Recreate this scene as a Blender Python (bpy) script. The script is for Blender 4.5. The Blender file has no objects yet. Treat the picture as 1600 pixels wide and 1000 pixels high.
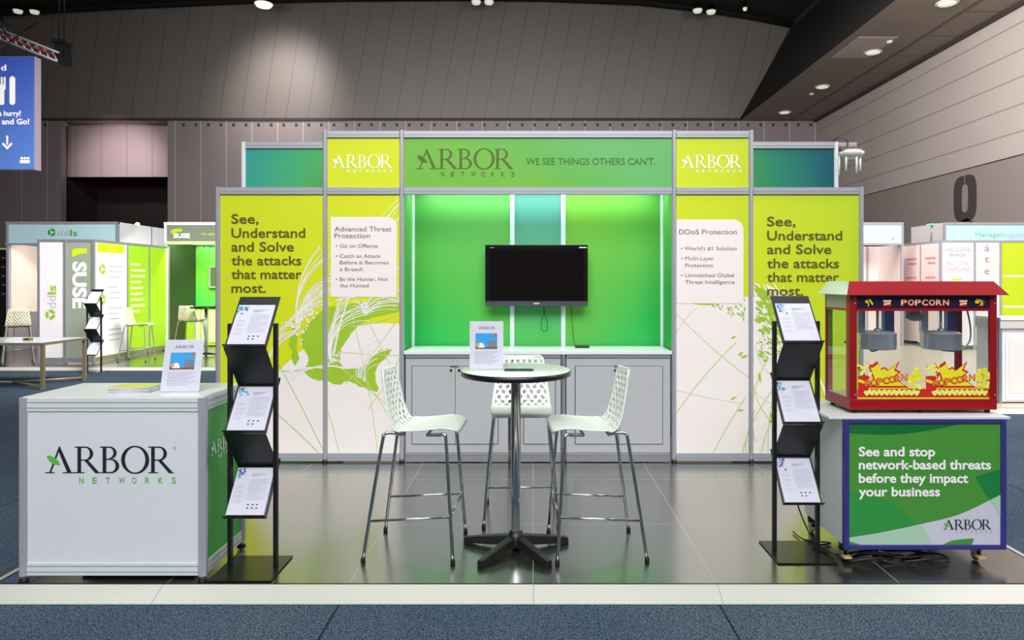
import bpy, bmesh, math, random
from mathutils import Vector, Matrix
random.seed(7)
PI = math.pi
C = bpy.context.scene.collection
sc = bpy.context.scene

# ------------------------------------------------------------------ camera
F, CX, CY, EZ, CAMY = 1075.0, 833.0, 440.0, 1.645, -6.268
GZ = -0.055                                   # hall carpet level; booth deck is z = 0
cd = bpy.data.cameras.new('camera'); cam = bpy.data.objects.new('camera', cd); C.objects.link(cam)
cam.location = (0, CAMY, EZ); cam.rotation_euler = (PI/2, 0, 0)
cd.sensor_width = 36; cd.lens = F*36/1600
cd.shift_x = -(CX-800)/1600; cd.shift_y = -(500-CY)/1600
cd.clip_end = 300
sc.camera = cam

# ------------------------------------------------------------------ light and exposure
sc.view_settings.view_transform = 'Standard'
sc.view_settings.look = 'None'
sc.view_settings.gamma = 1
sc.view_settings.use_curve_mapping = False
sc.view_settings.exposure = 0.0
w = bpy.data.worlds.new('hall'); sc.world = w; w.use_nodes = True
w.node_tree.nodes['Background'].inputs[0].default_value = (0.95, 0.97, 1.0, 1)
w.node_tree.nodes['Background'].inputs[1].default_value = 0.16

def look(o, target):
    o.rotation_euler = (Vector(target)-o.location).to_track_quat('-Z', 'Y').to_euler()
def area(name, loc, target, sx, sy, power, col=(1, 1, 1), spread=180):
    l = bpy.data.lights.new(name, 'AREA'); l.shape = 'RECTANGLE'; l.size = sx; l.size_y = sy
    l.energy = power; l.color = col; l.spread = math.radians(spread)
    o = bpy.data.objects.new(name, l); C.objects.link(o); o.location = loc; look(o, target); return o
def spot(name, loc, target, power, angle, blend=0.8, col=(1, 1, 1), r=0.15):
    l = bpy.data.lights.new(name, 'SPOT'); l.energy = power; l.spot_size = math.radians(angle)
    l.spot_blend = blend; l.color = col; l.shadow_soft_size = r
    o = bpy.data.objects.new(name, l); C.objects.link(o); o.location = loc; look(o, target); return o

area('hall_fill', (0, -10.5, 9.5), (0, 0, 1.2), 12, 5, 575, (1, 1, 1), 95)  # unseen fill added behind the camera to light the stand from the front
area('booth_fill', (0, -3.4, 6.4), (0, 0.3, 1.0), 6.0, 0.6, 40, (1, 1, 0.98))  # added fill above the view, brightening the display wall
area('hall_overhead', (0, -3.0, 12.5), (0, -3.0, 0), 12, 8, 330, (1, 1, 1))
area('niche_tube', (0.045, 0.34, 2.55), (0.045, 0.42, 0), 2.3, 0.06, 13, (0.86, 0.97, 1))
area('far_left_fill', (-3.0, 3.0, 6.4), (-10.0, 9.0, 0.6), 4, 2, 300, (1, 0.97, 0.96), 80)  # added fill out of view for the left background stands
area('far_left_booth_fill', (-8.3, 10.5, 2.74), (-8.3, 11.4, 1.2), 2.0, 0.1, 60, (1, 1, 0.95))  # no tube here: fill added behind the header to brighten the booth interior
area('far_left_peach_fill', (-11.2, 10.5, 2.74), (-11.2, 11.4, 1.2), 2.0, 0.1, 40, (1, 0.97, 0.95))  # likewise an added fill, hidden by the header, for the peach walls
area('far_right_fill', (8.4, -0.5, 8.0), (9.4, 8.5, 1.0), 6, 3, 1250, (1, 0.97, 0.96))  # added fill above the view for the right background stands
spot('wall_spot', (-11.6, 22.6, 13.4), (-12.3, 27.6, 10.8), 2300, 66, 1.0, (1, 0.93, 0.92), 0.9)
area('right_wall_fill', (4, 8, 9.0), (14, 12, 6.5), 6, 2, 900, (1, 0.96, 0.94), 140)  # unseen fill for the right hall wall
area('upper_wall_fill', (-6, 9, 9.3), (-6, 27, 6.6), 24, 1.5, 560, (1, 0.96, 0.95), 75)  # unseen wide fill for the back wall of the hall
spot('recess_spot', (-20.2, 24.5, 9.0), (-21.0, 29.2, 7.4), 750, 70, 1.0, (1, 0.86, 0.88), 0.2)

# ------------------------------------------------------------------ helpers
def lin(c):
    out = []
    for v in c[:3]:
        v /= 255.0
        out.append(v/12.92 if v <= 0.04045 else ((v+0.055)/1.055)**2.4)
    return (out[0], out[1], out[2], 1)
def W(px, py, Z):
    return Vector(((px-CX)*Z/F, Z+CAMY, EZ-(py-CY)*Z/F))
def sX(px, Z): return (px-CX)*Z/F
def sz(py, Z): return EZ-(py-CY)*Z/F

MATS = {}
def mat(name, rgb, rough=0.5, metal=0.0, var=0.03, scale=30, bump=0.0, spec=0.5, emit=None, estr=0.0):
    if name in MATS: return MATS[name]
    m = bpy.data.materials.new(name); m.use_nodes = True; n = m.node_tree.nodes; l = m.node_tree.links
    b = n['Principled BSDF']; b.inputs['Roughness'].default_value = rough; b.inputs['Metallic'].default_value = metal
    b.inputs['Specular IOR Level'].default_value = spec
    c = lin(rgb)
    geo = n.new('ShaderNodeNewGeometry'); nz = n.new('ShaderNodeTexNoise'); nz.inputs['Scale'].default_value = scale
    l.new(geo.outputs['Position'], nz.inputs['Vector'])
    mx = n.new('ShaderNodeMix'); mx.data_type = 'RGBA'
    mx.inputs[6].default_value = tuple(max(0, v*(1-var)) for v in c[:3])+(1,)
    mx.inputs[7].default_value = tuple(min(1, v*(1+var)) for v in c[:3])+(1,)
    l.new(nz.outputs['Fac'], mx.inputs[0]); l.new(mx.outputs[2], b.inputs['Base Color'])
    if bump:
        bp = n.new('ShaderNodeBump'); bp.inputs['Strength'].default_value = bump; bp.inputs['Distance'].default_value = 0.01
        l.new(nz.outputs['Fac'], bp.inputs['Height']); l.new(bp.outputs[0], b.inputs['Normal'])
    if emit:
        b.inputs['Emission Color'].default_value = lin(emit); b.inputs['Emission Strength'].default_value = estr
    MATS[name] = m; return m
def grad(name, rgbs, p0, p1, rough=0.45, spec=0.4):
    """printed colour run from world point p0 to p1"""
    m = bpy.data.materials.new(name); m.use_nodes = True; n = m.node_tree.nodes; l = m.node_tree.links
    b = n['Principled BSDF']; b.inputs['Roughness'].default_value = rough; b.inputs['Specular IOR Level'].default_value = spec
    geo = n.new('ShaderNodeNewGeometry')
    d = Vector(p1)-Vector(p0); L2 = d.length_squared
    sub = n.new('ShaderNodeVectorMath'); sub.operation = 'SUBTRACT'; sub.inputs[1].default_value = p0
    dot = n.new('ShaderNodeVectorMath'); dot.operation = 'DOT_PRODUCT'; dot.inputs[1].default_value = d/L2
    l.new(geo.outputs['Position'], sub.inputs[0]); l.new(sub.outputs[0], dot.inputs[0])
    r = n.new('ShaderNodeValToRGB'); e = r.color_ramp.elements
    for i, (pos, c) in enumerate(rgbs):
        if i < 2: el = e[i]; el.position = pos
        else: el = e.new(pos)
        el.color = lin(c)
    l.new(dot.outputs['Value'], r.inputs[0]); l.new(r.outputs[0], b.inputs['Base Color'])
    MATS[name] = m; return m

def sm(bm_faces):
    for f in bm_faces: f.smooth = True
class MB:
    def __init__(s): s.bm = bmesh.new(); s.mats = []
    def mi(s, m):
        if m is None: return 0
        if m not in s.mats: s.mats.append(m)
        return s.mats.index(m)
    def face(s, pts, m=None, smooth=False):
        vs = [s.bm.verts.new(p) for p in pts]
        f = s.bm.faces.new(vs); f.material_index = s.mi(m); f.smooth = smooth; return f
    def box(s, x0, x1, y0, y1, z0, z1, m=None, bev=0.0):
        x0, x1 = min(x0, x1), max(x0, x1); y0, y1 = min(y0, y1), max(y0, y1); z0, z1 = min(z0, z1), max(z0, z1)
        return s.hexa([(x0,y0,z0),(x1,y0,z0),(x1,y1,z0),(x0,y1,z0),(x0,y0,z1),(x1,y0,z1),(x1,y1,z1),(x0,y1,z1)], m, bev)
    def hexa(s, p, m=None, bev=0.0):
        v = [s.bm.verts.new(q) for q in p]; k = s.mi(m); fs = []
        for q in ((0,3,2,1),(4,5,6,7),(0,1,5,4),(1,2,6,5),(2,3,7,6),(3,0,4,7)):
            f = s.bm.faces.new([v[i] for i in q]); f.material_index = k; fs.append(f)
        if bev > 0:
            es = list({e for f in fs for e in f.edges})
            bmesh.ops.bevel(s.bm, geom=es, offset=bev, segments=2, profile=0.5, affect='EDGES')
        return s
    def tube(s, pts, r, m=None, seg=10, closed=False, r1=None, cap=True):
        pts = [Vector(p) for p in pts]; n = len(pts); k = s.mi(m); rings = []
        t0 = (pts[1]-pts[0]).normalized()
        up = Vector((0, 0, 1)) if abs(t0.z) < 0.9 else Vector((1, 0, 0))
        nrm = (up - t0*up.dot(t0)).normalized()
        for i in range(n):
            if closed: t = (pts[(i+1) % n]-pts[i-1]).normalized()
            elif i == 0: t = t0
            elif i == n-1: t = (pts[-1]-pts[-2]).normalized()
            else: t = ((pts[i+1]-pts[i]).normalized()+(pts[i]-pts[i-1]).normalized()).normalized()
            nrm = (nrm - t*nrm.dot(t))
            nrm = nrm.normalized() if nrm.length > 1e-6 else t.orthogonal().normalized()
            bi = t.cross(nrm)
            rr = r if r1 is None else r+(r1-r)*i/(n-1)
            rings.append([s.bm.verts.new(pts[i]+(nrm*math.cos(2*PI*j/seg)+bi*math.sin(2*PI*j/seg))*rr) for j in range(seg)])
        rng = range(n) if closed else range(n-1)
        for i in rng:
            a, b = rings[i], rings[(i+1) % n]
            for j in range(seg):
                f = s.bm.faces.new((a[j], a[(j+1) % seg], b[(j+1) % seg], b[j])); f.material_index = k; f.smooth = True
        if not closed and cap:
            f = s.bm.faces.new(rings[0][::-1]); f.material_index = k
            f = s.bm.faces.new(rings[-1]); f.material_index = k
        return s
    def lathe(s, prof, c, m=None, seg=32, axis='z', cap=True):
        k = s.mi(m); rings = []
        for (r, h) in prof:
            ring = []
            for j in range(seg):
                a = 2*PI*j/seg
                p = (c[0]+r*math.cos(a), c[1]+r*math.sin(a), c[2]+h) if axis == 'z' else \
                    (c[0]+r*math.cos(a), c[1]+h, c[2]+r*math.sin(a)) if axis == 'y' else \
                    (c[0]+h, c[1]+r*math.cos(a), c[2]+r*math.sin(a))
                ring.append(s.bm.verts.new(p))
            rings.append(ring)
        for a, b in zip(rings, rings[1:]):
            for j in range(seg):
                f = s.bm.faces.new((a[j], a[(j+1) % seg], b[(j+1) % seg], b[j])); f.material_index = k; f.smooth = True
        if cap:
            f = s.bm.faces.new(rings[0][::-1]); f.material_index = k
            f = s.bm.faces.new(rings[-1]); f.material_index = k
        return s
    def prism(s, poly, M, d, m=None):
        """closed outline poly (2D) placed by M(u,v) and thickened by vector d"""
        a = [Vector(M(u, v)) for u, v in poly]; k = s.mi(m); d = Vector(d); n = len(a)
        va = [s.bm.verts.new(p) for p in a]; vb = [s.bm.verts.new(p+d) for p in a]
        for fs in (va, vb[::-1]):
            f = s.bm.faces.new(fs); f.material_index = k
        for i in range(n):
            f = s.bm.faces.new((va[i], vb[i], vb[(i+1) % n], va[(i+1) % n])); f.material_index = k
        return s
    def add_mesh(s, me, M, m=None):
        k = s.mi(m); vs = [s.bm.verts.new(M(v.co.x, v.co.y)) for v in me.vertices]
        for p in me.polygons:
            try:
                f = s.bm.faces.new([vs[i] for i in p.vertices]); f.material_index = k
            except ValueError: pass
        return s
    def build(s, name, m=None, parent=None, smooth_angle=None):
        bmesh.ops.recalc_face_normals(s.bm, faces=s.bm.faces)
        if parent is not None:
            off = parent.get('_w') or tuple(parent.location)
            bmesh.ops.translate(s.bm, vec=-Vector(off), verts=s.bm.verts)
        me = bpy.data.meshes.new(name); s.bm.to_mesh(me); s.bm.free()
        for q in (s.mats or [m]): me.materials.append(q)
        if s.mats and m is not None and m not in s.mats: pass
        o = bpy.data.objects.new(name, me); C.objects.link(o)
        if parent is not None:
            o.parent = parent; o['_w'] = off
        return o
def thing(name, label, cat, loc=(0, 0, 0), group=None):
    o = bpy.data.objects.new(name, None); C.objects.link(o); o.location = loc; o.empty_display_size = 0.1
    o['label'] = label; o['category'] = cat
    if group: o['group'] = group
    return o
def tag(o, label, cat, group=None):
    o['label'] = label; o['category'] = cat
    if group: o['group'] = group
    return o
def struct(o): o['kind'] = 'structure'; return o
def dup(root, loc, rz, label, group=None):
    r = root.copy(); C.objects.link(r); r.location = loc; r.rotation_euler = (0, 0, rz); r['label'] = label
    if group: r['group'] = group
    for ch in list(root.children):
        c = ch.copy(); C.objects.link(c); c.parent = r
        for g in list(ch.children):
            d = g.copy(); C.objects.link(d); d.parent = c
    return r

# ---- lettering
_tc = {}
def text_mesh(txt, bold=0.0):
    if 'M' in txt: bold = 0.0
    key = (txt, bold)
    if key in _tc: return _tc[key]
    cu = bpy.data.curves.new('lettering', 'FONT'); cu.body = txt; cu.offset = bold; cu.resolution_u = 3
    o = bpy.data.objects.new('lettering', cu); C.objects.link(o)
    bpy.context.view_layer.update()
    me = bpy.data.meshes.new_from_object(o.evaluated_get(bpy.context.evaluated_depsgraph_get()))
    bpy.data.objects.remove(o); bpy.data.curves.remove(cu)
    xs = [v.co.x for v in me.vertices]
    _tc[key] = (me, min(xs), max(xs)); return _tc[key]
_cap = {}
def cap_h(b):
    if b not in _cap: _cap[b] = max(v.co.y for v in text_mesh('H', b)[0].vertices)
    return _cap[b]
def put_text(mb, txt, O, U, V, width, cap, m, bold=0.0):
    me, x0, x1 = text_mesh(txt, bold); kx = width/(x1-x0); ky = cap/cap_h(bold)
    O = Vector(O); U = Vector(U); V = Vector(V)
    mb.add_mesh(me, lambda u, v: O+U*((u-x0)*kx)+V*(v*ky), m)
UX, UZ = Vector((1, 0, 0)), Vector((0, 0, 1))
def ptext(mb, txt, x0, x1, base, cap, Z, m, bold=0.0, lift=0.002):
    """front-facing line of lettering standing on the plane at depth Z"""
    k = Z/F
    put_text(mb, txt, W(x0, base, Z)+Vector((0, -lift, 0)), UX, UZ, (x1-x0)*k, cap*k, m, bold)

# ---- tree-company logo letters, cap height 1
def stroke_poly():
    P = []
    def rect(x0, y0, x1, y1): P.append([(x0, y0), (x1, y0), (x1, y1), (x0, y1)])
    def bowl(cx, cy, rx, ry, tx, ty, a0, a1, n=18):
        for i in range(n):
            p = a0+(a1-a0)*i/n; q = a0+(a1-a0)*(i+1)/n
            P.append([(cx+rx*math.cos(p), cy+ry*math.sin(p)), (cx+rx*math.cos(q), cy+ry*math.sin(q)),
                      (cx+(rx-tx)*math.cos(q), cy+(ry-ty)*math.sin(q)), (cx+(rx-tx)*math.cos(p), cy+(ry-ty)*math.sin(p))])
    h = PI/2
    # A (no crossbar)
    P.append([(0.16, 0.03), (0.23, 0.03), (0.57, 0.92), (0.53, 1.0)])
    P.append([(0.53, 1.0), (0.57, 1.0), (1.02, 0.03), (0.85, 0.03), (0.49, 0.88)])
    rect(0, 0, 0.36, 0.035); rect(0.68, 0, 1.2, 0.035)
    def R(x):
        rect(x, 0.965, x+0.3, 1.0); rect(x+0.11, 0.0, x+0.25, 0.985); rect(x, 0, x+0.38, 0.035)
        rect(x+0.22, 0.955, x+0.44, 1.0); rect(x+0.22, 0.47, x+0.46, 0.51)
        bowl(x+0.42, 0.735, 0.3, 0.265, 0.13, 0.045, -h, h)
        P.append([(x+0.36, 0.49), (x+0.52, 0.49), (x+0.93, 0.05), (x+1.02, 0.0), (x+0.8, 0.0)])
    R(1.14)
    x = 2.12
    rect(x, 0.965, x+0.3, 1.0); rect(x+0.11, 0.0, x+0.25, 0.985); rect(x, 0, x+0.3, 0.035)
    rect(x+0.22, 0.955, x+0.4, 1.0); rect(x+0.22, 0.5, x+0.42, 0.545); rect(x+0.22, 0, x+0.42, 0.045)
    bowl(x+0.38, 0.765, 0.27, 0.235, 0.125, 0.045, -h, h); bowl(x+0.41, 0.27, 0.34, 0.275, 0.14, 0.045, -h, h)
    bowl(3.49, 0.5, 0.545, 0.53, 0.15, 0.05, 0, 2*PI, 40)
    R(4.0)
    return P
LOGO = stroke_poly()
LEAF = [(0.06, 0.66), (0.2, 0.66), (0.38, 0.58), (0.5, 0.47), (0.56, 0.36), (0.62, 0.33), (0.48, 0.325), (0.34, 0.34), (0.2, 0.42), (0.1, 0.54)]
def logo(mb, O, U, width, cap, m, mleaf, N=(0, -1, 0), net=None, mnet=None):
    """O = left end of baseline, U = reading direction, N = outward normal"""
    O = Vector(O); U = Vector(U); N = Vector(N); kx = width/5.02
    for i, poly in enumerate(LOGO):
        lift = N*(0.002+0.00012*(i % 5))
        mb.face([O+U*(u*kx)+UZ*(v*cap)+lift for u, v in poly], m)
    mb.face([O+U*(u*kx)+UZ*(v*cap)+N*0.0032 for u, v in LEAF], mleaf)
    if net:
        u0, u1, b, c = net
        n = 8
        for i, ch in enumerate('NETWORKS'):
            wd = c*1.0 if ch == 'W' else c*0.72
            a = u0+(u1-u0-c*0.7)*i/(n-1)
            put_text(mb, ch, O+U*a+UZ*b+N*0.002, U, UZ, wd, c, mnet, 0.012)
def plogo(mb, x0, x1, top, base, Z, m, mleaf, net=None, mnet=None, reg=False):
    k = Z/F
    nn = None
    if net: nn = ((net[0]-x0)*k, (net[1]-x0)*k, (base-net[3])*k, (net[3]-net[2])*k)
    logo(mb, W(x0, base, Z), UX, (x1-x0)*k, (base-top)*k, m, mleaf, (0, -1, 0), nn, mnet)
    if reg:
        c = W(x1+1, top+2, Z); r = (base-top)*k*0.05
        ring(mb, c+Vector((0, -0.002, 0)), r, r*0.7, m)
def nets(mb, x0, x1, top, base, Z, m, bold=0.012):
    k = Z/F; c = base-top
    for i, ch in enumerate('NETWORKS'):
        wd = c*(1.0 if ch == 'W' else 0.72); a = x0+(x1-x0-c*0.7)*i/7
        ptext(mb, ch, a, a+wd, base, c, Z, m, bold)
def ring(mb, c, ro, ri, m, a0=0, a1=2*PI, n=20, U=UX, V=UZ):
    c = Vector(c)
    for i in range(n):
        p = a0+(a1-a0)*i/n; q = a0+(a1-a0)*(i+1)/n
        f = lambda a, r: c+U*(r*math.cos(a))+V*(r*math.sin(a))
        mb.face([f(p, ro), f(q, ro), f(q, ri), f(p, ri)], m)
def clipx(poly, x0, x1):
    for (xc, keep) in ((x0, 1), (x1, -1)):
        out = []
        for i in range(len(poly)):
            a, b = poly[i-1], poly[i]
            ia, ib = (a[0]-xc)*keep >= 0, (b[0]-xc)*keep >= 0
            if ia != ib:
                t = (xc-a[0])/(b[0]-a[0]); out.append((xc, a[1]+t*(b[1]-a[1])))
            if ib: out.append(b)
        poly = out
        if not poly: return []
    return poly
def clipy(poly, y0, y1):
    return [(b, a) for a, b in clipx([(q, p) for p, q in poly], y0, y1)]
def ribbon(mb, pts, wpx, M, m, x0=-1e9, x1=1e9, y0=-1e9, y1=1e9):
    for a, b in zip(pts, pts[1:]):
        d = Vector((b[0]-a[0], b[1]-a[1]))
        if d.length < 1e-6: continue
        n = Vector((-d.y, d.x)).normalized()*wpx/2
        q = clipx([(a[0]+n.x, a[1]+n.y), (b[0]+n.x, b[1]+n.y), (b[0]-n.x, b[1]-n.y), (a[0]-n.x, a[1]-n.y)], x0, x1)
        if len(q) > 2: q = clipy(q, y0, y1)
        if len(q) > 2: mb.face([M(u, v) for u, v in q], m)
def arc(p0, p1, bulge, n=14):
    a, b = Vector(p0), Vector(p1); c = (a+b)/2; d = b-a; k = c+Vector((d.y, -d.x))*bulge
    return [tuple(a*(1-t)**2+k*2*t*(1-t)+b*t*t) for t in [i/n for i in range(n+1)]]

def bez(pts, n=8):
    """smooth polyline through pts"""
    pts = [Vector(p) for p in pts]; out = []
    for i in range(len(pts)-1):
        p0, p1, p2, p3 = pts[max(i-1, 0)], pts[i], pts[i+1], pts[min(i+2, len(pts)-1)]
        for k in range(n):
            t = k/n; out.append(0.5*((2*p1)+(p2-p0)*t+(2*p0-5*p1+4*p2-p3)*t*t+(3*p1-p0-3*p2+p3)*t**3))
    out.append(pts[-1]); return out
# ------------------------------------------------------------------ materials
ALU = mat('aluminium profile', (176, 178, 188), 0.38, 0.35)
ALUD = mat('dark aluminium profile', (150, 152, 158), 0.4, 0.4)
CHROME = mat('chrome tube', (205, 207, 212), 0.16, 1.0)
WHITE = mat('white laminate', (226, 229, 232), 0.35)
WHITEP = mat('white plastic', (236, 240, 234), 0.35)
BLACK = mat('black steel', (18, 18, 19), 0.42)
BLACKP = mat('black plastic', (14, 14, 15), 0.4)
PAPER = mat('paper', (204, 204, 220), 0.7)
GREYP = mat('grey cabinet board', (182, 184, 189), 0.5)
INK = mat('black ink', (24, 30, 36), 0.6)
INKG = mat('grey ink', (150, 152, 165), 0.7)
LOGOGREEN = mat('leaf green ink', (92, 190, 60), 0.6)
BROWN = mat('olive brown ink', (92, 84, 22), 0.6)
BROWN2 = mat('brown ink', (136, 96, 70), 0.6)
WINK = mat('white ink', (248, 248, 244), 0.6)
PINKW = mat('warm white print', (246, 238, 236), 0.5)
OLIVE = mat('olive ink', (84, 104, 28), 0.6)
DKGREEN = mat('deep green ink', (60, 112, 44), 0.6)
LEAFP = mat('continent green print', (160, 200, 40), 0.5)
STEMP = mat('pale stem green print', (200, 214, 140), 0.5)
LIME = mat('lime print', (213, 226, 20), 0.5)
LIME2 = mat('fresh lime print', (196, 220, 34), 0.5)
LIME3 = mat('far lime laminate', (166, 214, 34), 0.4)

# ------------------------------------------------------------------ setting: the hall
def carpet():
    m = bpy.data.materials.new('hall carpet'); m.use_nodes = True; n = m.node_tree.nodes; l = m.node_tree.links
    b = n['Principled BSDF']; b.inputs['Roughness'].default_value = 0.95; b.inputs['Specular IOR Level'].default_value = 0.1
    geo = n.new('ShaderNodeNewGeometry')
    nz = n.new('ShaderNodeTexNoise'); nz.inputs['Scale'].default_value = 130; nz.inputs['Detail'].default_value = 2
    n2 = n.new('ShaderNodeTexNoise'); n2.inputs['Scale'].default_value = 0.9
    l.new(geo.outputs['Position'], nz.inputs['Vector']); l.new(geo.outputs['Position'], n2.inputs['Vector'])
    r = n.new('ShaderNodeValToRGB'); e = r.color_ramp.elements
    e[0].position = 0.36; e[0].color = lin((22, 32, 44)); e[1].position = 0.66; e[1].color = lin((104, 122, 136))
    l.new(nz.outputs['Fac'], r.inputs[0])
    mx = n.new('ShaderNodeMix'); mx.data_type = 'RGBA'; mx.blend_type = 'MULTIPLY'; mx.inputs[0].default_value = 1
    r2 = n.new('ShaderNodeValToRGB'); r2.color_ramp.elements[0].color = (0.75, 0.8, 0.95, 1); r2.color_ramp.elements[1].color = (1, 1, 1, 1)
    r2.color_ramp.elements[0].position = 0.35; r2.color_ramp.elements[1].position = 0.65
    l.new(n2.outputs['Fac'], r2.inputs[0]); l.new(r.outputs[0], mx.inputs[6]); l.new(r2.outputs[0], mx.inputs[7])
    bk = n.new('ShaderNodeTexBrick'); bk.inputs['Color1'].default_value = (1, 1, 1, 1); bk.inputs['Color2'].default_value = (0.93, 0.93, 0.93, 1)
    bk.inputs['Mortar'].default_value = (0.25, 0.25, 0.25, 1); bk.inputs['Scale'].default_value = 1; bk.inputs['Mortar Size'].default_value = 0.006
    bk.inputs['Brick Width'].default_value = 2.0; bk.inputs['Row Height'].default_value = 4.0
    mp = n.new('ShaderNodeMapping'); mp.inputs['Location'].default_value = (3.02, 10.645, 0)
    l.new(geo.outputs['Position'], mp.inputs['Vector']); l.new(mp.outputs[0], bk.inputs['Vector'])
    m2 = n.new('ShaderNodeMix'); m2.data_type = 'RGBA'; m2.blend_type = 'MULTIPLY'; m2.inputs[0].default_value = 1
    l.new(mx.outputs[2], m2.inputs[6]); l.new(bk.outputs[0], m2.inputs[7]); l.new(m2.outputs[2], b.inputs['Base Color'])
    bp = n.new('ShaderNodeBump'); bp.inputs['Strength'].default_value = 0.5; bp.inputs['Distance'].default_value = 0.006
    l.new(nz.outputs['Fac'], bp.inputs['Height']); l.new(bp.outputs[0], b.inputs['Normal'])
    return m
def seams(name, rgb, axis, period, width, dark, rough=0.6, shear=0.0, phase=0.0, metal=0.0):
    """wall board with straight seams every `period` metres"""
    m = bpy.data.materials.new(name); m.use_nodes = True; n = m.node_tree.nodes; l = m.node_tree.links
    b = n['Principled BSDF']; b.inputs['Roughness'].default_value = rough; b.inputs['Metallic'].default_value = metal
    geo = n.new('ShaderNodeNewGeometry'); sp = n.new('ShaderNodeSeparateXYZ'); l.new(geo.outputs['Position'], sp.inputs[0])
    def math_(op, a, bv):
        k = n.new('ShaderNodeMath'); k.operation = op
        for i, v in enumerate((a, bv)):
            if isinstance(v, (int, float)): k.inputs[i].default_value = v
            else: l.new(v, k.inputs[i])
        return k.outputs[0]
    x = sp.outputs[axis]
    if shear: x = math_('ADD', x, math_('MULTIPLY', sp.outputs[2], shear))
    x = math_('ADD', x, phase+1000*period)
    x = math_('MODULO', x, period)
    lt = math_('LESS_THAN', x, width)
    nz = n.new('ShaderNodeTexNoise'); nz.inputs['Scale'].default_value = 0.6; l.new(geo.outputs['Position'], nz.inputs['Vector'])
    c = lin(rgb)
    mx = n.new('ShaderNodeMix'); mx.data_type = 'RGBA'
    mx.inputs[6].default_value = tuple(v*0.93 for v in c[:3])+(1,); mx.inputs[7].default_value = tuple(v*1.07 for v in c[:3])+(1,)
    l.new(nz.outputs['Fac'], mx.inputs[0])
    m2 = n.new('ShaderNodeMix'); m2.data_type = 'RGBA'; m2.inputs[7].default_value = lin(dark)
    l.new(lt, m2.inputs[0]); l.new(mx.outputs[2], m2.inputs[6]); l.new(m2.outputs[2], b.inputs['Base Color'])
    return m
CARPET = carpet()
mb = MB(); mb.face([(-45, -10, GZ), (14, -10, GZ), (14, 34, GZ), (-45, 34, GZ)]); struct(mb.build('floor', CARPET))

ZB = 34.0; YB = ZB+CAMY; HL = 9.61
WB = seams('grey wall board', (150, 138, 138), 0, 1.265, 0.05, (190, 180, 180), 0.5)
mb = MB()
xo0, xo1 = sX(95, ZB), sX(262, ZB)
mb.box(-45, xo0, YB, YB+0.4, GZ, HL, WB); mb.box(xo1, 14.0, YB, YB+0.4, GZ, HL, WB)
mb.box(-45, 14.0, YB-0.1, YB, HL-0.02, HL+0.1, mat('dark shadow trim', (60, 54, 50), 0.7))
x = -44.0
while x < 13.8:
    if not (xo0-0.2 < x < xo1+0.2): mb.box(x, x+0.12, YB-0.03, YB, 9.32, 9.46, mat('wall fixing', (60, 55, 55), 0.6))
    x += 0.62
struct(mb.build('wall_back'))
mb = MB()
PK = seams('pinkish recess board', (196, 176, 178), 0, 1.3, 0.03, (150, 130, 135), 0.6)
mb.box(xo0-0.5, xo1+0.5, YB+1.2, YB+1.4, 7.0, HL+0.1, PK); mb.box(xo0-0.5, xo1+0.5, YB+0.45, YB+4, HL+0.1, HL+0.2, PK)
struct(mb.build('wall_recess'))
mb = MB(); DK = mat('dark doorway', (34, 26, 22), 0.8)
mb.box(xo0-0.5, xo1+0.5, YB+3.6, YB+3.8, GZ, HL, DK); mb.box(xo0-0.6, xo0-0.5, YB+0.4, YB+3.8, GZ, HL, DK); mb.box(xo1+0.5, xo1+0.6, YB+0.4, YB+3.8, GZ, HL, DK)
struct(mb.build('door_1'))
# upper wall, leaning slightly forward, arched top edge
UPW = seams('upper wall cladding', (124, 117, 110), 0, 1.09, 0.035, (96, 89, 84), 0.5, shear=-0.2)
ARCH = [(-800, 70), (-300, 40), (0, 22), (200, 11), (400, 2), (550, -1), (700, -2), (850, -1), (1000, 5), (1100, 16), (1170, 27), (1236, 40)]
mb = MB(); ZT = 33.3
bot = [(-42.0, 0)]+[(sX(a, ZB) if i else -45.0, 0) for i, (a, _) in enumerate(ARCH)]
tops = [W(a, b, ZT) for a, b in ARCH]
bots = [Vector((t.x*1.0 if i < len(tops)-1 else 10.25, YB-0.05, HL)) for i, t in enumerate(tops)]
for i in range(len(tops)-1):
    mb.face([bots[i], bots[i+1], tops[i+1], tops[i]])
struct(mb.build('wall_upper', UPW))
CEIL = mat('dark ceiling', (44, 44, 36), 0.8)
mb = MB()
for i in range(len(tops)-1):
    a, b = tops[i]+Vector((0, 0.2, 0.12)), tops[i+1]+Vector((0, 0.2, 0.12))
    mb.face([a, b, Vector((b.x, -12, b.z)), Vector((a.x, -12, a.z))])
struct(mb.build('ceiling', CEIL))
mb = MB(); mb.tube([t+Vector((0, -0.25, -0.05)) for t in tops], 0.16, mat('dark ceiling edge', (16, 15, 14), 0.8), 8)
struct(mb.build('trim_1'))
XR = 13.98
mb = MB()
SOF = mat('soffit board', (148, 136, 124), 0.6, var=0.08, scale=0.5)
mb.box(10.25, XR, -4, YB, HL, HL+0.15, SOF)
mb.box(12.62, 12.66, -4, YB, HL-0.004, HL+0.01, mat('soffit joint', (70, 62, 56), 0.7)); mb.box(12.72, 12.75, -4, YB, HL-0.004, HL+0.01, MATS['soffit joint'])
p0, p1 = W(1365, 57, 22.4), W(1300, 90, 24.5)
mb.box(10.6, 11.9, p0.y, p1.y, HL-0.01, HL+0.02, mat('pale access panel', (196, 184, 172), 0.6))
for k in range(16): mb.box(12.75, XR, -4+k*2.0, -3.97+k*2.0, HL-0.003, HL+0.01, MATS['soffit joint'])
mb.box(XR-0.12, XR, -4, YB, HL-0.1, HL, MATS['soffit joint'])
struct(mb.build('trim_2'))
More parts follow.
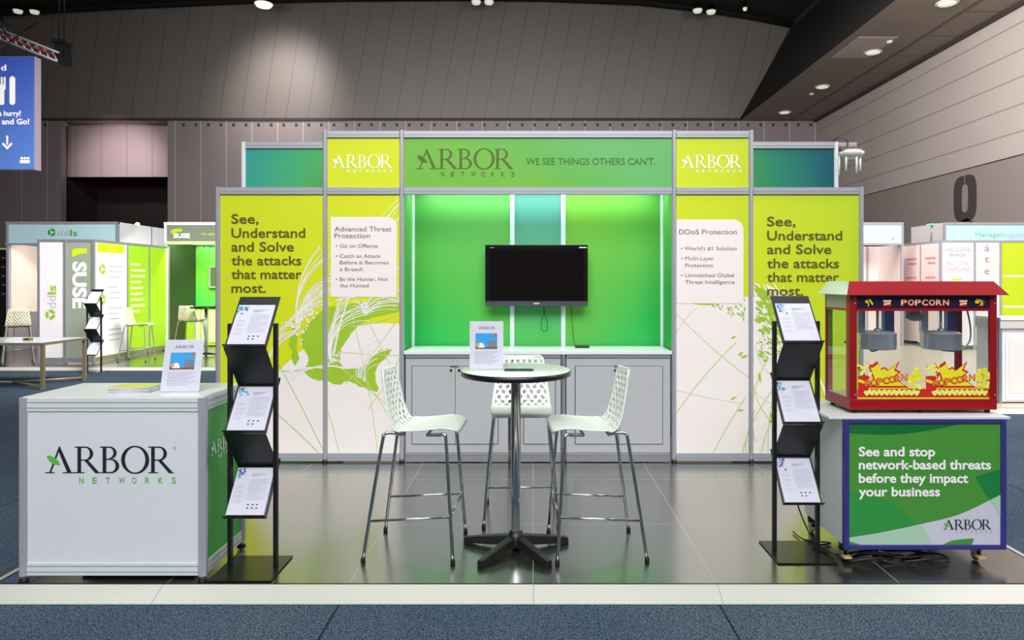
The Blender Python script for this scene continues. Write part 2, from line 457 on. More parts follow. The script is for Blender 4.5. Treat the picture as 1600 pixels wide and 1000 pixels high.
mb = MB(); mb.face([(10.25, -4, HL+0.15), (10.25, YB, HL+0.15), (12.9, YB, 14.6), (12.9, -4, 14.6)]); mb.box(10.23, 10.25, -4, YB, HL, HL+0.15)
struct(mb.build('trim_3', mat('black bulkhead face', (12, 10, 9), 0.9)))
WR = seams('right wall board', (196, 184, 178), 2, 0.78, 0.03, (140, 128, 124), 0.6, phase=0.3)
mb = MB(); mb.box(XR, XR+0.3, -6, YB, 5.3, HL, WR)
WRL = mat('shaded right wall lower board', (158, 146, 140), 0.65, var=0.04, scale=0.4)  # darker than the upper board: shading of the recess put into the colour
mb.box(XR+0.06, XR+0.3, -6, YB, GZ, 5.3, WRL)
wr = struct(mb.build('wall_right'))
# painted bay letter on the right wall
zq = XR*F/(1505-CX)
qm = mat('dark grey bay letter', (74, 68, 66), 0.6)
def qf(u, v): return Vector((XR+0.052, zq+CAMY+0.0-(u*2.2), sz(346, zq)+v*1.5))
mb = MB(); n = 28
def sup(a, rx, ry, cx=0.0, cy=0.5):
    c, s_ = math.cos(a), math.sin(a); e = 0.55
    return (cx+rx*math.copysign(abs(c)**e, c), cy+ry*math.copysign(abs(s_)**e, s_))
for i in range(48):
    a, b = 2*PI*i/48, 2*PI*(i+1)/48
    mb.face([qf(*sup(a, .27, .5)), qf(*sup(b, .27, .5)), qf(*sup(b, .075, .3)), qf(*sup(a, .075, .3))])
for (c0, c1) in ((-.3, -.27), ): pass
mb.face([qf(-0.1, 0.03), qf(0.16, -0.1), qf(0.34, -0.12), qf(0.06, 0.06)])
mb.bm.faces.ensure_lookup_table()
q = mb.build('painted_letter', qm, wr)
mb = MB(); mb.face([qf(-.008, .78)+Vector((-.004, 0, 0)), qf(.008, .78)+Vector((-.004, 0, 0)), qf(.008, 1.02)+Vector((-.004, 0, 0)), qf(-.008, 1.02)+Vector((-.004, 0, 0))]); mb.build('stencil_gap', WRL, wr)

# downlights in the soffit
DLG = mat('white lamp rim', (225, 225, 215), 0.4); DLE = mat('frosted lamp lens', (240, 240, 225), 0.4, emit=(240, 240, 220), estr=0.55)
names = ['nearest the camera', 'second nearest the camera', 'third along from the camera', 'farthest, next to the back wall']
for k, (px, py) in enumerate(((1480, 4), (1364, 81), (1285, 135), (1226, 175))):
    Z = (HL-EZ)*F/(CY-py); p = W(px, py, Z)
    t = thing('downlight', 'round recessed downlight in the side soffit, '+names[k], 'downlight', (p.x, p.y, HL), 'downlights along the soffit')
    mb = MB(); mb.lathe([(0.3, 0), (0.3, -0.03), (0.24, -0.04)], (p.x, p.y, HL), DLG, 24); mb.build('rim', None, t)
    mb = MB(); mb.lathe([(0.235, -0.041), (0.2, -0.06), (0.02, -0.07)], (p.x, p.y, HL), DLE, 24); mb.build('lens', None, t)
for (px, py, lb) in ((1390, 64, 'small white smoke detector on the soffit beside the pale access panel'), (1268, 146, 'small white smoke detector on the soffit towards the back wall')):
    Z = (HL-EZ)*F/(CY-py); p = W(px, py, Z)
    mb = MB(); mb.lathe([(0.1, 0), (0.1, -0.04), (0.05, -0.08)], (p.x, p.y, HL), DLG, 16); tag(mb.build('smoke_detector'), lb, 'smoke detector', 'smoke detectors on the soffit')
# lamps under the dark ceiling
LMP = mat('lit lamp face', (255, 250, 245), 0.4, emit=(255, 248, 240), estr=1.6)
for (px, py, r, lb, hot) in ((412, 6, 0.4, 'bright round spot lamp under the dark ceiling above the lit patch', 1), (28, 16, 0.2, 'dim ceiling lamp at the far left above the lighting truss', 0),
        (54, 17, 0.2, 'dim ceiling lamp just right of another at the far left', 0), (744, 2, 0.22, 'left lamp of the pair at the top middle of the ceiling', 0), (764, 2, 0.22, 'right lamp of the pair at the top middle of the ceiling', 0),
        (1090, 15, 0.22, 'left lamp of the pair at the right end of the ceiling', 0), (1111, 17, 0.22, 'right lamp of the pair at the right end of the ceiling', 0), (1164, 12, 0.1, 'tiny single lamp on the dark ceiling nearest the black bulkhead', 0)):
    Z = 31.5; p = W(px, py, Z)
    t = thing('ceiling_lamp', lb, 'lamp', (p.x, p.y, p.z), 'lamps under the ceiling')
    mb = MB(); mb.lathe([(r*0.5, 0.3), (r, 0.02), (r*1.02, 0.0)], p, BLACKP, 20); mb.tube([p+Vector((0, 0, .3)), p+Vector((0, 0, 1.2))], 0.03, BLACKP, 6); mb.build('housing', None, t)
    mb = MB(); mb.lathe([(r, -0.01), (r*0.8, -0.12), (r*0.1, -0.16)], p, LMP if hot else DLE, 20); mb.build('lens', None, t)

# ------------------------------------------------------------------ booth deck
def deckmat():
    m = bpy.data.materials.new('glossy black deck'); m.use_nodes = True; n = m.node_tree.nodes; l = m.node_tree.links
    b = n['Principled BSDF']; b.inputs['Metallic'].default_value = 0.0; b.inputs['Specular IOR Level'].default_value = 0.5
    geo = n.new('ShaderNodeNewGeometry'); mp = n.new('ShaderNodeMapping'); mp.inputs['Location'].default_value = (50.0, 50.95, 0)
    bk = n.new('ShaderNodeTexBrick'); bk.offset = 0.0
    bk.inputs['Scale'].default_value = 1; bk.inputs['Mortar Size'].default_value = 0.0018; bk.inputs['Brick Width'].default_value = 1.0; bk.inputs['Row Height'].default_value = 1.05
    bk.inputs['Mortar Smooth'].default_value = 0
    bk.inputs['Color1'].default_value = lin((30, 29, 27)); bk.inputs['Color2'].default_value = lin((34, 33, 31)); bk.inputs['Mortar'].default_value = lin((176, 176, 158))
    l.new(geo.outputs['Position'], mp.inputs[0]); l.new(mp.outputs[0], bk.inputs['Vector']); l.new(bk.outputs[0], b.inputs['Base Color'])
    nz = n.new('ShaderNodeTexNoise'); nz.inputs['Scale'].default_value = 4; nz.inputs['Detail'].default_value = 6
    mr = n.new('ShaderNodeMapRange'); mr.inputs['To Min'].default_value = 0.17; mr.inputs['To Max'].default_value = 0.27
    l.new(geo.outputs['Position'], nz.inputs['Vector']); l.new(nz.outputs['Fac'], mr.inputs[0]); l.new(mr.outputs[0], b.inputs['Roughness'])
    gs = n.new('ShaderNodeBsdfGlossy'); gs.inputs['Color'].default_value = (0.9, 0.9, 0.86, 1); l.new(mr.outputs[0], gs.inputs['Roughness'])
    lw = n.new('ShaderNodeLayerWeight'); lw.inputs['Blend'].default_value = 0.5
    m2 = n.new('ShaderNodeMapRange'); m2.inputs['From Min'].default_value = 0.3; m2.inputs['From Max'].default_value = 0.8; m2.inputs['To Min'].default_value = 0.18; m2.inputs['To Max'].default_value = 0.56
    l.new(lw.outputs['Facing'], m2.inputs[0]); mx = n.new('ShaderNodeMixShader')
    sb = n.new('ShaderNodeMath'); sb.operation = 'SUBTRACT'; sb.use_clamp = True; l.new(m2.outputs[0], sb.inputs[0]); l.new(bk.outputs['Fac'], sb.inputs[1]); l.new(sb.outputs[0], mx.inputs[0])
    l.new(b.outputs[0], mx.inputs[1]); l.new(gs.outputs[0], mx.inputs[2]); l.new(mx.outputs[0], n['Material Output'].inputs[0])
    return m
DECK = deckmat()
def rampmat():
    m = bpy.data.materials.new('ribbed white edging'); m.use_nodes = True; n = m.node_tree.nodes; l = m.node_tree.links
    b = n['Principled BSDF']; b.inputs['Roughness'].default_value = 0.4
    geo = n.new('ShaderNodeNewGeometry'); sp = n.new('ShaderNodeSeparateXYZ'); l.new(geo.outputs['Position'], sp.inputs[0])
    mm = n.new('ShaderNodeMath'); mm.operation = 'MULTIPLY'; mm.inputs[1].default_value = 2*PI/0.006; l.new(sp.outputs[2], mm.inputs[0])
    si = n.new('ShaderNodeMath'); si.operation = 'SINE'; l.new(mm.outputs[0], si.inputs[0])
    r = n.new('ShaderNodeValToRGB'); r.color_ramp.elements[0].color = lin((196, 196, 186)); r.color_ramp.elements[1].color = lin((216, 216, 206))
    l.new(si.outputs[0], r.inputs[0]); l.new(r.outputs[0], b.inputs['Base Color'])
    return m
RAMP = rampmat()
DX0, DX1, DY0, DY1 = -2.93, 2.93, -2.52, 1.1
def platform(DX0, DX1, DY0, DY1, label, deck, rl=0.126, joints=(-2.014, 0.0, 1.0)):
    t = thing('booth_platform', label, 'platform', ((DX0+DX1)/2, DY0, GZ))
    mb = MB(); mb.box(DX0, DX1, DY0, DY1, GZ, -0.001, deck); mb.build('deck', None, t)
    mb = MB(); g = rl
    i = [(DX0, DY0), (DX1, DY0), (DX1, DY1), (DX0, DY1)]; o = [(DX0-g, DY0-g), (DX1+g, DY0-g), (DX1+g, DY1+g), (DX0-g, DY1+g)]
    for a in range(4):
        b = (a+1) % 4
        mb.face([(*o[a], GZ+0.003), (*o[b], GZ+0.003), (*i[b], -0.001), (*i[a], -0.001)], RAMP)
        mb.face([(*o[a], GZ), (*o[b], GZ), (*o[b], GZ+0.003), (*o[a], GZ+0.003)], RAMP)
    for x in joints:
        mb.face([(x, DY0-g, GZ+0.004), (x+0.004, DY0-g, GZ+0.004), (x+0.004, DY0, -0.0005), (x, DY0, -0.0005)], INKG)
    mb.build('ramped_edge', None, t)
    mb = MB()
    for (x0, x1, y0, y1) in ((DX0, DX1, DY0-0.004, DY0+0.006), (DX0-.004, DX0+0.006, DY0, DY1), (DX1-.006, DX1+.004, DY0, DY1)):
        mb.box(x0, x1, y0, y1, -0.004, -0.0002, BLACKP)
    mb.build('edge_gap', None, t)
    return t
platform(DX0, DX1, DY0, DY1, 'low booth platform with glossy black deck and white ramped edging in the foreground', DECK)

# ------------------------------------------------------------------ booth display wall
ZW = 6.268; ZN = ZW+0.52                       # front face, back wall
PXS = [341, 508.5, 628, 1053, 1173, 1345]
XS = [sX(p, ZW) for p in PXS]
booth = thing('display_wall', 'large lime and green exhibition stand wall with aluminium posts and lettered header', 'display wall', (0, 0, 0))
def post(x, y, z0, z1, m=ALU, wd=0.042, parent=booth, name='post'):
    mb = MB(); h = wd/2; c = h*0.45
    prof = [(-h, -c), (-c, -h), (c, -h), (h, -c), (h, c), (c, h), (-c, h), (-h, c)]
    mb.prism(prof, lambda u, v: (x+u, y+v, z0+0.03), (0, 0, z1-z0-0.03), m)
    mb.lathe([(0.012, 0.006), (0.012, 0.03)], (x, y, z0), ALUD, 10); mb.lathe([(0.026, 0.0), (0.026, 0.008), (0.014, 0.012)], (x, y, z0), BLACKP, 12)
    return mb.build(name, None, parent)
Z25, Z30 = sz(293, ZW), sz(205, ZW)
for i, x in enumerate(XS): post(x, 0, 0, Z25+0.005 if i in (0, 5) else Z30+0.008)
def rail(x0, x1, y, za, zb, m=ALU, parent=booth, d=0.03):
    mb = MB(); mb.box(x0, x1, y-d/2, y+d/2, za, zb, m); mb.box(x0, x1, y-d/2-0.003, y, (za+zb)/2-0.004, (za+zb)/2+0.004, m)
    mb.box(x0, x1, y-d/2-0.003, y, za, za+0.006, ALUD); return mb.build('rail', None, parent)
g = 0.021
for i in range(5):
    a, b = XS[i]+g, XS[i+1]-g
    rail(a, b, 0, sz(304, ZW), sz(293, ZW))
    if 1 <= i <= 3: rail(a, b, 0, sz(215.5, ZW), sz(205, ZW))
    if i != 2: rail(a, b, 0, sz(720, ZW), sz(708, ZW))
# printed panels
YP = -0.004
def panel(x0, x1, z0, z1, m, y=YP, name='printed_panel', th=0.008):
    mb = MB(); mb.box(x0, x1, y, y+th, z0, z1, m); return mb.build(name, None, booth)
zb, zt = sz(708, ZW), sz(304, ZW)
gl = lambda n, a, b: grad(n, [(0, a), (1, b)], (-2.9, 0, 2.4), (-1.2, 0, 0.6))
GL1 = grad('lime print sheet', [(0, (205, 219, 26)), (1, (222, 230, 20))], (-2.9, 0, 2.4), (-1.2, 0, 1.8))
GL2 = grad('lime print sheet with fresh corner', [(0, (216, 226, 24)), (1, (188, 214, 40))], (1.4, 0, 1.6), (2.95, 0, 2.4))
ZWp = ZW+YP                                    # print plane depth
def MP(lift): return lambda u, v: W(u, v, ZWp)+Vector((0, -lift, 0))
panels = {}
for i, m in ((0, GL1), (1, GL1), (3, GL2), (4, GL2)):
    panels[i] = panel(XS[i]+g, XS[i+1]-g, zb, zt, m)
RNG = {0: (345, 505), 1: (512.5, 624), 3: (1057, 1169.5), 4: (1177, 1341)}
# globe artwork, left pair
disc = [(600+222*math.cos(-PI*k/48), 735+230*math.sin(-PI*k/48)) for k in range(49)]
cont = [(370,230),(440,160),(500,110),(640,90),(780,62),(905,62),(905,130),(820,150),(720,180),(650,240),(610,300),(580,350),(580,420),(620,450),(700,440),(750,400),(790,350),(860,340),(850,370),(800,420),(770,480),(790,570),(750,570),(690,550),(620,520),(560,540),(500,520),(430,510),(380,470),(385,440),(400,400),(370,330),(360,280)]
cont = [(370+x/3.57, 450+y/3.57) for x, y in cont]
def coast(pts, seed, amp):
    r = random.Random(seed); q = [Vector((a, b, 0)) for a, b in pts]; q = bez(q+[q[0]], 5)[:-1]
    return [(p.x+r.uniform(-amp, amp), p.y+r.uniform(-amp, amp)) for p in q]
cont = coast(cont, 2, 1.0)
isl = [(458, 500), (466, 520), (463, 545), (468, 560), (461, 572), (455, 560), (457, 548), (451, 540), (455, 520)]
wl = []; jr = random.Random(11)
for (a, b, c) in (((463,508),(508,402),-.18),((466,500),(520,432),-.2),((468,505),(520,450),-.25),((464,500),(500,385),-.14),((470,495),(560,430),-.25),((466,515),(530,455),-.3),((468,512),(512,470),-.25),
                  ((466,515),(440,512),.3),((464,515),(425,545),.15),((464,520),(420,560),.12),((430,540),(512,452),-.1),((437,520),(500,470),-.12),
                  ((515,560),(625,318),-.12),((517,562),(585,480),-.3),((518,560),(570,492),-.3),((520,556),(625,340),-.1),((514,555),(570,480),-.35),((513,552),(624,420),-.25),
                  ((570,490),(624,470),-.2),((570,492),(620,478),-.15),((568,490),(548,470),.3),((570,488),(600,466),-.2),((568,485),(624,455),-.3),((525,470),(624,470),-.1),
                  ((560,590),(600,530),-.25),((563,592),(612,545),-.25),((570,596),(590,560),-.3),((512,570),(540,575),-.4),((505,575),(420,600),.15),((540,575),(440,605),.2)):
    wl.append(arc(a, b, -c*1.5))
    for q in range(2):
        wl.append(arc((a[0]+jr.uniform(-3, 3), a[1]+jr.uniform(-3, 3)), (b[0]+jr.uniform(-9, 9), b[1]+jr.uniform(-9, 9)), -c*jr.uniform(1.2, 1.9)))
gln = [arc((430,560),(520,735),.02), arc((545,475),(590,705),.04), arc((575,500),(632,610),-.02), arc((475,530),(640,660),0), arc((440,580),(520,565),-.1), arc((532,550),(640,556),-.02), arc((570,590),(640,720),.05), arc((512,640),(530,708),.02), arc((620,500),(540,600),.05), arc((400,620),(505,715),.04), arc((545,510),(624,490),-.1), arc((624,560),(575,640),.05)]
rnd = random.Random(3)
spl = [(468+rnd.gauss(0, 7), 508+rnd.gauss(0, 9), rnd.uniform(1, 3)) for _ in range(26)]+[(570+rnd.gauss(0, 3), 480+rnd.gauss(0, 9), rnd.uniform(1, 2.4)) for _ in range(14)]+[(485+rnd.gauss(0, 8), 488+rnd.gauss(0, 5), rnd.uniform(1, 2.5)) for _ in range(18)]+[(521+rnd.gauss(0, 4), 560+rnd.gauss(0, 5), rnd.uniform(1, 2.2)) for _ in range(12)]
grn = [(530+rnd.gauss(0, 30), 585+rnd.gauss(0, 6), rnd.uniform(1, 2.5)) for _ in range(16)]
for i in (0, 1):
    x0, x1 = RNG[i]; mb = MB()
    q = clipy(clipx(disc, x0, x1), 300, 708)
    mb.face([MP(0.001)(u, v) for u, v in q], PINKW)
    q = clipx(cont, x0, x1)
    if len(q) > 2: mb.face([MP(0.0014)(u, v) for u, v in q], LEAFP)
    q = clipx(isl, x0, x1)
    if len(q) > 2: mb.face([MP(0.0015)(u, v) for u, v in q], LEAFP)
    for k, pts in enumerate(gln): ribbon(mb, pts, 1.2, MP(0.0017+k*.00003), STEMP if i else LEAFP, x0, x1, 304, 707)
    for k, pts in enumerate(wl): ribbon(mb, pts, (1.5, 0.8, 1.0)[k % 3], MP(0.0020+k*.000012), PINKW, x0, x1, 304, 707)
    for k, (u, v, r) in enumerate(spl):
        if x0+3 < u < x1-3: mb.face([MP(0.0032+k*.00001)(u+r*math.cos(a*PI/3+k)*rnd.uniform(.5, 1.3), v+r*math.sin(a*PI/3+k)) for a in range(6)], PINKW)
    mb.build('printed_graphic', None, panels[i])['label'] = 'white globe print with green land and flight arcs'
# leafy artwork, right pair
blob = [(1057, 470), (1100, 478), (1140, 470), (1172, 462), (1185, 466), (1200, 490), (1213, 520), (1222, 560), (1232, 610), (1262, 640), (1292, 700), (1305, 720), (1057, 720)]
stems = [(arc((1057, 645), (1150, 535), .05), 2.4), (arc((1057, 490), (1170, 590), -.04), 1.6), (arc((1115, 707), (1165, 620), .03), 2.2), (arc((1160, 707), (1215, 600), .12), 2.6), (arc((1178, 560), (1206, 660), -.25), 1.8), (arc((1180, 690), (1200, 560), .2), 2.2),
         (arc((1190, 707), (1215, 640), .1), 2.2), (arc((1180, 540), (1230, 600), -.3), 1.3), (arc((1057, 610), (1165, 632), -.02), 1.0), (arc((1057, 520), (1090, 480), .1), 1.2), (arc((1178, 610), (1240, 640), -.2), 1.2), (arc((1200, 707), (1226, 560), .1), 1.6), (arc((1165, 707), (1180, 640), .1), 2.0)]
lv = []
for _ in range(330):
    t = rnd.random(); u = 1178+rnd.random()*48; v = 446+(u-1178)*0.5+rnd.random()**1.4*110
    a = 0.5+rnd.gauss(0, .3); L = rnd.uniform(2, 7)*(1 if v < 520 else .6); lv.append((u, v, a, L, L*.32))
for _ in range(60):
    u = 1100+rnd.random()*70; v = 468+abs(rnd.gauss(0, 1))*(u-1095)*.35; lv.append((u, v, 0.9+rnd.gauss(0, .3), rnd.uniform(1.5, 4.5), 1.0))
for p in ((1157, 553, -.7, 5, 2), (1163, 557, -.3, 6, 1.8), (1189, 555, .6, 5, 3.2), (1196, 563, 0, 4.5, 2), (1187, 590, 1.4, 9, 2), (1146, 622, -.5, 5, 1.5), (1157, 641, -.1, 5, 1.5), (1203, 535, .5, 4, 2), (1205, 650, 1.4, 7, 2), (1204, 658, .1, 4, 2), (1212, 600, 1.5, 6, 1.6), (1146, 527, -.4, 4, 1.6)): lv.append(p)
strk = []
for k in range(90):
    u = 1178+rnd.random()*56; v = 444+rnd.random()*110; strk.append(arc((u, v), (u+rnd.uniform(8, 26), v+rnd.uniform(6, 24)), -.1, 5))
for k in range(70):
    u = 1176+abs(rnd.gauss(0, 22)); v = 440+rnd.random()*70; strk.append(arc((u, v), (u+rnd.uniform(8, 22), v+rnd.uniform(8, 26)), -.12, 5))
for k in range(9):
    strk.append(arc((1270+k*3, 560+k*9), (1300+k*4, 625+k*9), -.1, 6))
for i in (3, 4):
    x0, x1 = RNG[i]; mb = MB()
    q = clipy(clipx(blob, x0, x1), 300, 708)
    mb.face([MP(0.001)(u, v) for u, v in q], PINKW)
    for k, pts in enumerate(strk): ribbon(mb, pts, 1.9, MP(0.0012+k*.000003), PINKW, x0, x1, 304, 707)
    for k, (pts, wd) in enumerate(stems): ribbon(mb, pts, wd*.75, MP(0.0018+k*.00002), STEMP, x0, x1, 304, 707)
    for k, (u, v, a, L, wd) in enumerate(lv):
        if x0+6 < u < x1-6:
            pts = [(-L, 0), (-.4*L, wd), (.4*L, wd*.8), (L, 0), (.4*L, -wd*.8), (-.4*L, -wd)]
            mb.face([MP(0.0022+k*.000004)(u+p*math.cos(a)-q_*math.sin(a), v+p*math.sin(a)+q_*math.cos(a)) for p, q_ in pts], LEAFP)
    mb.build('printed_graphic', None, panels[i])['label'] = 'white print with pale green leaves and stems'
# cards with product lines
def card(i, pts, lines):
    mb = MB(); mb.face([MP(0.0042)(u, v) for u, v in pts], PINKW); o = mb.build('text_card', None, panels[i])
    mb = MB()
    for (t, a, b, base, cap) in lines: ptext(mb, t, a, b, base, cap, ZWp-0.0042, BROWN2, 0.005, 0.0012)
    l = mb.build('lettering', None, panels[i]); return o
def rc(x0, y0, x1, y1, cut):
    pts = [(x0, y0), (x1-cut, y0)]+[(x1-cut+cut*math.sin(a*PI/12), y0+cut-cut*math.cos(a*PI/12)) for a in range(1, 7)]+[(x1, y1), (x0, y1)]
    return pts
card(1, rc(517, 339, 620, 464, 14), [('Advanced Threat', 522.5, 612, 361.5, 7.5), ('Protection', 522.5, 578, 372, 7.5), ('• Go on Offense', 524.5, 590, 387, 5.8), ('• Catch an Attack', 524.5, 595, 403, 5.8),
     ('Before It Becomes', 531, 607, 413, 5.8), ('a Breach', 531, 567, 423.5, 5.8), ('• Be the Hunter, Not', 524.5, 606, 439, 5.8), ('the Hunted', 531, 576, 449, 5.8)])
card(3, rc(1057, 343, 1161.5, 474, 16), [('DDoS Protection', 1061, 1151, 366, 7.5), ("• World's #1 Solution", 1064, 1151, 391, 5.8), ('• Multi-Layer', 1064, 1116, 406.5, 5.8), ('Protection', 1070.5, 1114, 417.5, 5.8),
     ('• Unmatched Global', 1064, 1147, 433, 5.8), ('Threat Intelligence', 1070.5, 1148, 443.5, 5.8)])
for i, x0, lines in ((0, 361.5, (('See,', 404, 349), ('Understand', 477, 371), ('and Solve', 459, 392.5), ('the attacks', 471, 414), ('that matter', 471, 435.5), ('most.', 415, 457))),
                     (4, 1198.5, (('See,', 1243, 353), ('Understand', 1316, 375), ('and Solve', 1299, 396.5), ('the attacks', 1311, 418.5), ('that matter', 1311, 440), ('most.', 1255, 461.5)))):
    mb = MB()
    for t, x1, base in lines: ptext(mb, t, x0, x1, base, 14.5, ZWp-0.0036, BROWN, 0.014, 0.0012)
    mb.build('lettering', None, panels[i])
# header
HG = grad('green header print', [(0, (114, 184, 62)), (0.5, (100, 182, 76)), (1, (104, 184, 104))], (0, 0, 2.5), (0.3, 0, 3.0))
hz0, hz1 = sz(293, ZW), sz(215.5, ZW)
hp = panel(XS[2]+g, XS[3]-g, hz0, hz1, HG, name='header_panel')
mb = MB(); plogo(mb, 650, 803, 232.5, 264, ZWp, OLIVE, OLIVE, None); mb.build('logo', None, hp)
mb = MB(); nets(mb, 689, 804, 268.5, 276, ZWp, OLIVE); mb.build('small_lettering', None, hp)
mb = MB(); ptext(mb, "WE SEE THINGS OTHERS CAN'T.", 822, 1024, 257.5, 10.5, ZWp, DKGREEN, 0.008); mb.build('lettering', None, hp)
for i, x0, x1 in ((1, 519, 613), (3, 1064, 1159)):
    hp = panel(XS[i]+g, XS[i+1]-g, hz0, hz1, GL1 if i == 1 else GL2, name='header_panel')
    mb = MB(); plogo(mb, x0, x1, 242, 262.5, ZWp, WINK, WINK); mb.build('logo', None, hp)
    mb = MB(); nets(mb, x0+24, x1, 265, 269.8, ZWp, WINK); mb.build('small_lettering', None, hp)
# back wall, side walls
yb = 0.52
XL, XRt = sX(381, ZN), sX(1306, ZN)
BT1 = grad('teal to green print', [(0, (40, 150, 150)), (0.55, (62, 172, 110)), (1, (86, 176, 56))], (-2.85, 0.5, 2.9), (-1.95, 0.5, 2.5))
BT2 = grad('green to petrol print', [(0, (70, 160, 60)), (0.45, (24, 130, 96)), (1, (0, 88, 104))], (2.0, 0.5, 2.5), (2.85, 0.5, 2.85))
zt3 = sz(222, ZN)
for x in (XL, XRt): post(x, yb, 0, zt3, WHITE)
for x, m in ((XS[1], ALU), (XS[4], ALU)): post(x, yb, 0, zt3, m)
for (x0, x1, m) in ((XL, XS[1], BT1), (XS[4], XRt, BT2)):
    rail(x0+g, x1-g, yb, zt3-0.066, zt3, ALU); panel(x0+g, x1-g, 0.1, zt3-0.066, m, yb-0.004)
rail(XRt+g, XRt+0.2, yb, zt3-0.05, zt3-0.005, ALU)
for x, s in ((XS[0], 1), (XS[5], -1)):
    mb = MB(); mb.box(x-0.006, x+0.006, 0.025, yb-0.025, 0.1, Z25-0.02, WHITE); mb.build('side_panel', None, booth)
# niche
NXL, NXR = XS[2], XS[3]
n0, n1 = sX(800.5, ZN), sX(880, ZN)
NG1 = grad('green niche print', [(0, (34, 176, 78)), (0.45, (84, 182, 72)), (1, (100, 184, 86))], (-1.2, 0.5, 1.2), (-0.5, 0.5, 2.3))
NG2 = grad('teal niche print', [(0, (72, 184, 84)), (0.35, (90, 178, 106)), (1, (92, 168, 148))], (0, 0.5, 1.0), (0, 0.5, 2.4))
NG3 = grad('leaf green niche print', [(0, (116, 188, 60)), (0.55, (92, 182, 70)), (1, (40, 176, 78))], (0.4, 0.5, 2.1), (1.25, 0.5, 1.4))
ntop = 2.62
for (x0, x1, m) in ((NXL, n0, NG1), (n0, n1, NG2), (n1, NXR, NG3)):
    mb = MB(); mb.box(x0, x1, yb-0.004, yb+0.004, 0.9, ntop, m); mb.build('niche_panel', None, booth)
for x in (NXL+0.006, n0, n1, NXR-0.006):
    post(x, yb-0.01, 0, ntop, mat('white post', (228, 240, 246), 0.4), 0.044)
for x, m in ((NXL, NG1), (NXR, NG3)):
    mb = MB(); mb.box(x-0.005, x+0.005, 0.022, yb-0.03, 0.95, ntop, m); mb.build('niche_side', None, booth)
mb = MB(); mb.box(NXL, NXR, 0.03, yb, ntop, ntop+0.02, WHITE); mb.build('niche_top', None, booth)
mb = MB(); mb.box(NXL+0.1, NXR-0.1, 0.31, 0.37, 2.56, 2.6, WHITE); mb.build('tube_housing', None, booth)

# worktop and cabinets
zs = sz(548.5, ZW)
mb = MB(); mb.box(NXL+0.022, NXR-0.022, -0.02, yb-0.036, zs-0.028, zs, mat('white shelf laminate', (234, 240, 242), 0.3))
tag(mb.build('worktop'), 'white shelf top running across the green niche above the cabinets', 'worktop')
for (a, b, lb, dbl) in ((634, 794, 'grey double cabinet on the left, behind the left bar stool', 1), (808, 876, 'narrow grey cabinet section in the middle behind the table', 0), (885, 1047, 'grey double cabinet on the right, behind the right bar stool', 2)):
    x0, x1 = sX(a, ZW), sX(b, ZW)
    t = thing('cabinet', lb, 'cabinet', ((x0+x1)/2, 0.0, 0.0), 'cabinets under the shelf')
    mb = MB(); z0, z1 = sz(707, ZW), sz(558.5, ZW)
    mb.box(x0, x1, 0.0, 0.45, z0, z1, GREYP); mb.build('body', None, t)
    mb = MB(); mb.box(x0, x1, -0.012, 0.0, z1+0.002, zs-0.03, ALUD); mb.box(x0, x1, -0.016, -0.01, z1+0.002, z1+0.008, ALU); mb.build('rail', None, t)
    mb = MB(); mb.box(x0, x1, -0.012, 0.02, sz(721, ZW), z0-0.002, ALUD); mb.box(x0, x1, -0.016, -0.01, z0-0.014, z0-0.006, ALU); mb.build('plinth', None, t)
    if dbl: d0, d1 = sX(644 if dbl == 1 else 899, ZW), sX(778 if dbl == 1 else 1035, ZW); mid = sX(711.5 if dbl == 1 else 967.5, ZW); rs = [(d0, mid), (mid, d1)]
    else: rs = [(x0+0.06, x1-0.05)]
    dz0, dz1 = sz(693, ZW), sz(572.5, ZW)
    mb = MB(); mb.box(rs[0][0]-0.006, rs[-1][1]+0.006, -0.0015, 0.001, dz0-0.006, dz1+0.006, mat('door gap', (96, 98, 104), .6)); mb.build('door_reveal', None, t)
    for k, (u, v) in enumerate(rs):
        mb = MB(); mb.box(u+0.002, v-0.002, -0.014, -0.0005, dz0, dz1, GREYP, 0.002); d = mb.build('door', None, t)
        if dbl:
            xx = (v-0.038) if k == 0 else (u+0.036)
            mb = MB(); mb.lathe([(0.012, -0.013), (0.012, -0.018), (0.008, -0.024)], (xx, 0, dz1-0.035), BLACKP, 14, 'y'); mb.build('lock', None, d)
    mb = MB()
    if dbl: mb.box(rs[0][1]-0.045, rs[0][1]+0.03, -0.02, -0.013, dz1-0.002, dz1+0.004, BLACKP); mb.build('latch', None, t)
for x in (n0+0.0, n1+0.0):
    xx = sX(801 if x < 0 else 880.5, ZW); post(xx, 0.0, 0, zs-0.03, ALUD, 0.036)
for (a, b, lb) in ((682, 752, 'brown timber block under the grey double cabinet on the left'), (815, 872, 'brown timber block under the narrow middle cabinet section'), (905, 1012, 'brown timber block under the grey double cabinet on the right')):
    mb = MB(); mb.box(sX(a, ZW+.2), sX(b, ZW+.2), 0.15, 0.3, 0.0, 0.05, mat('packing wood', (120, 92, 60), .7))
    tag(mb.build('packing_timber'), lb, 'timber', 'packing timbers under the cabinets')

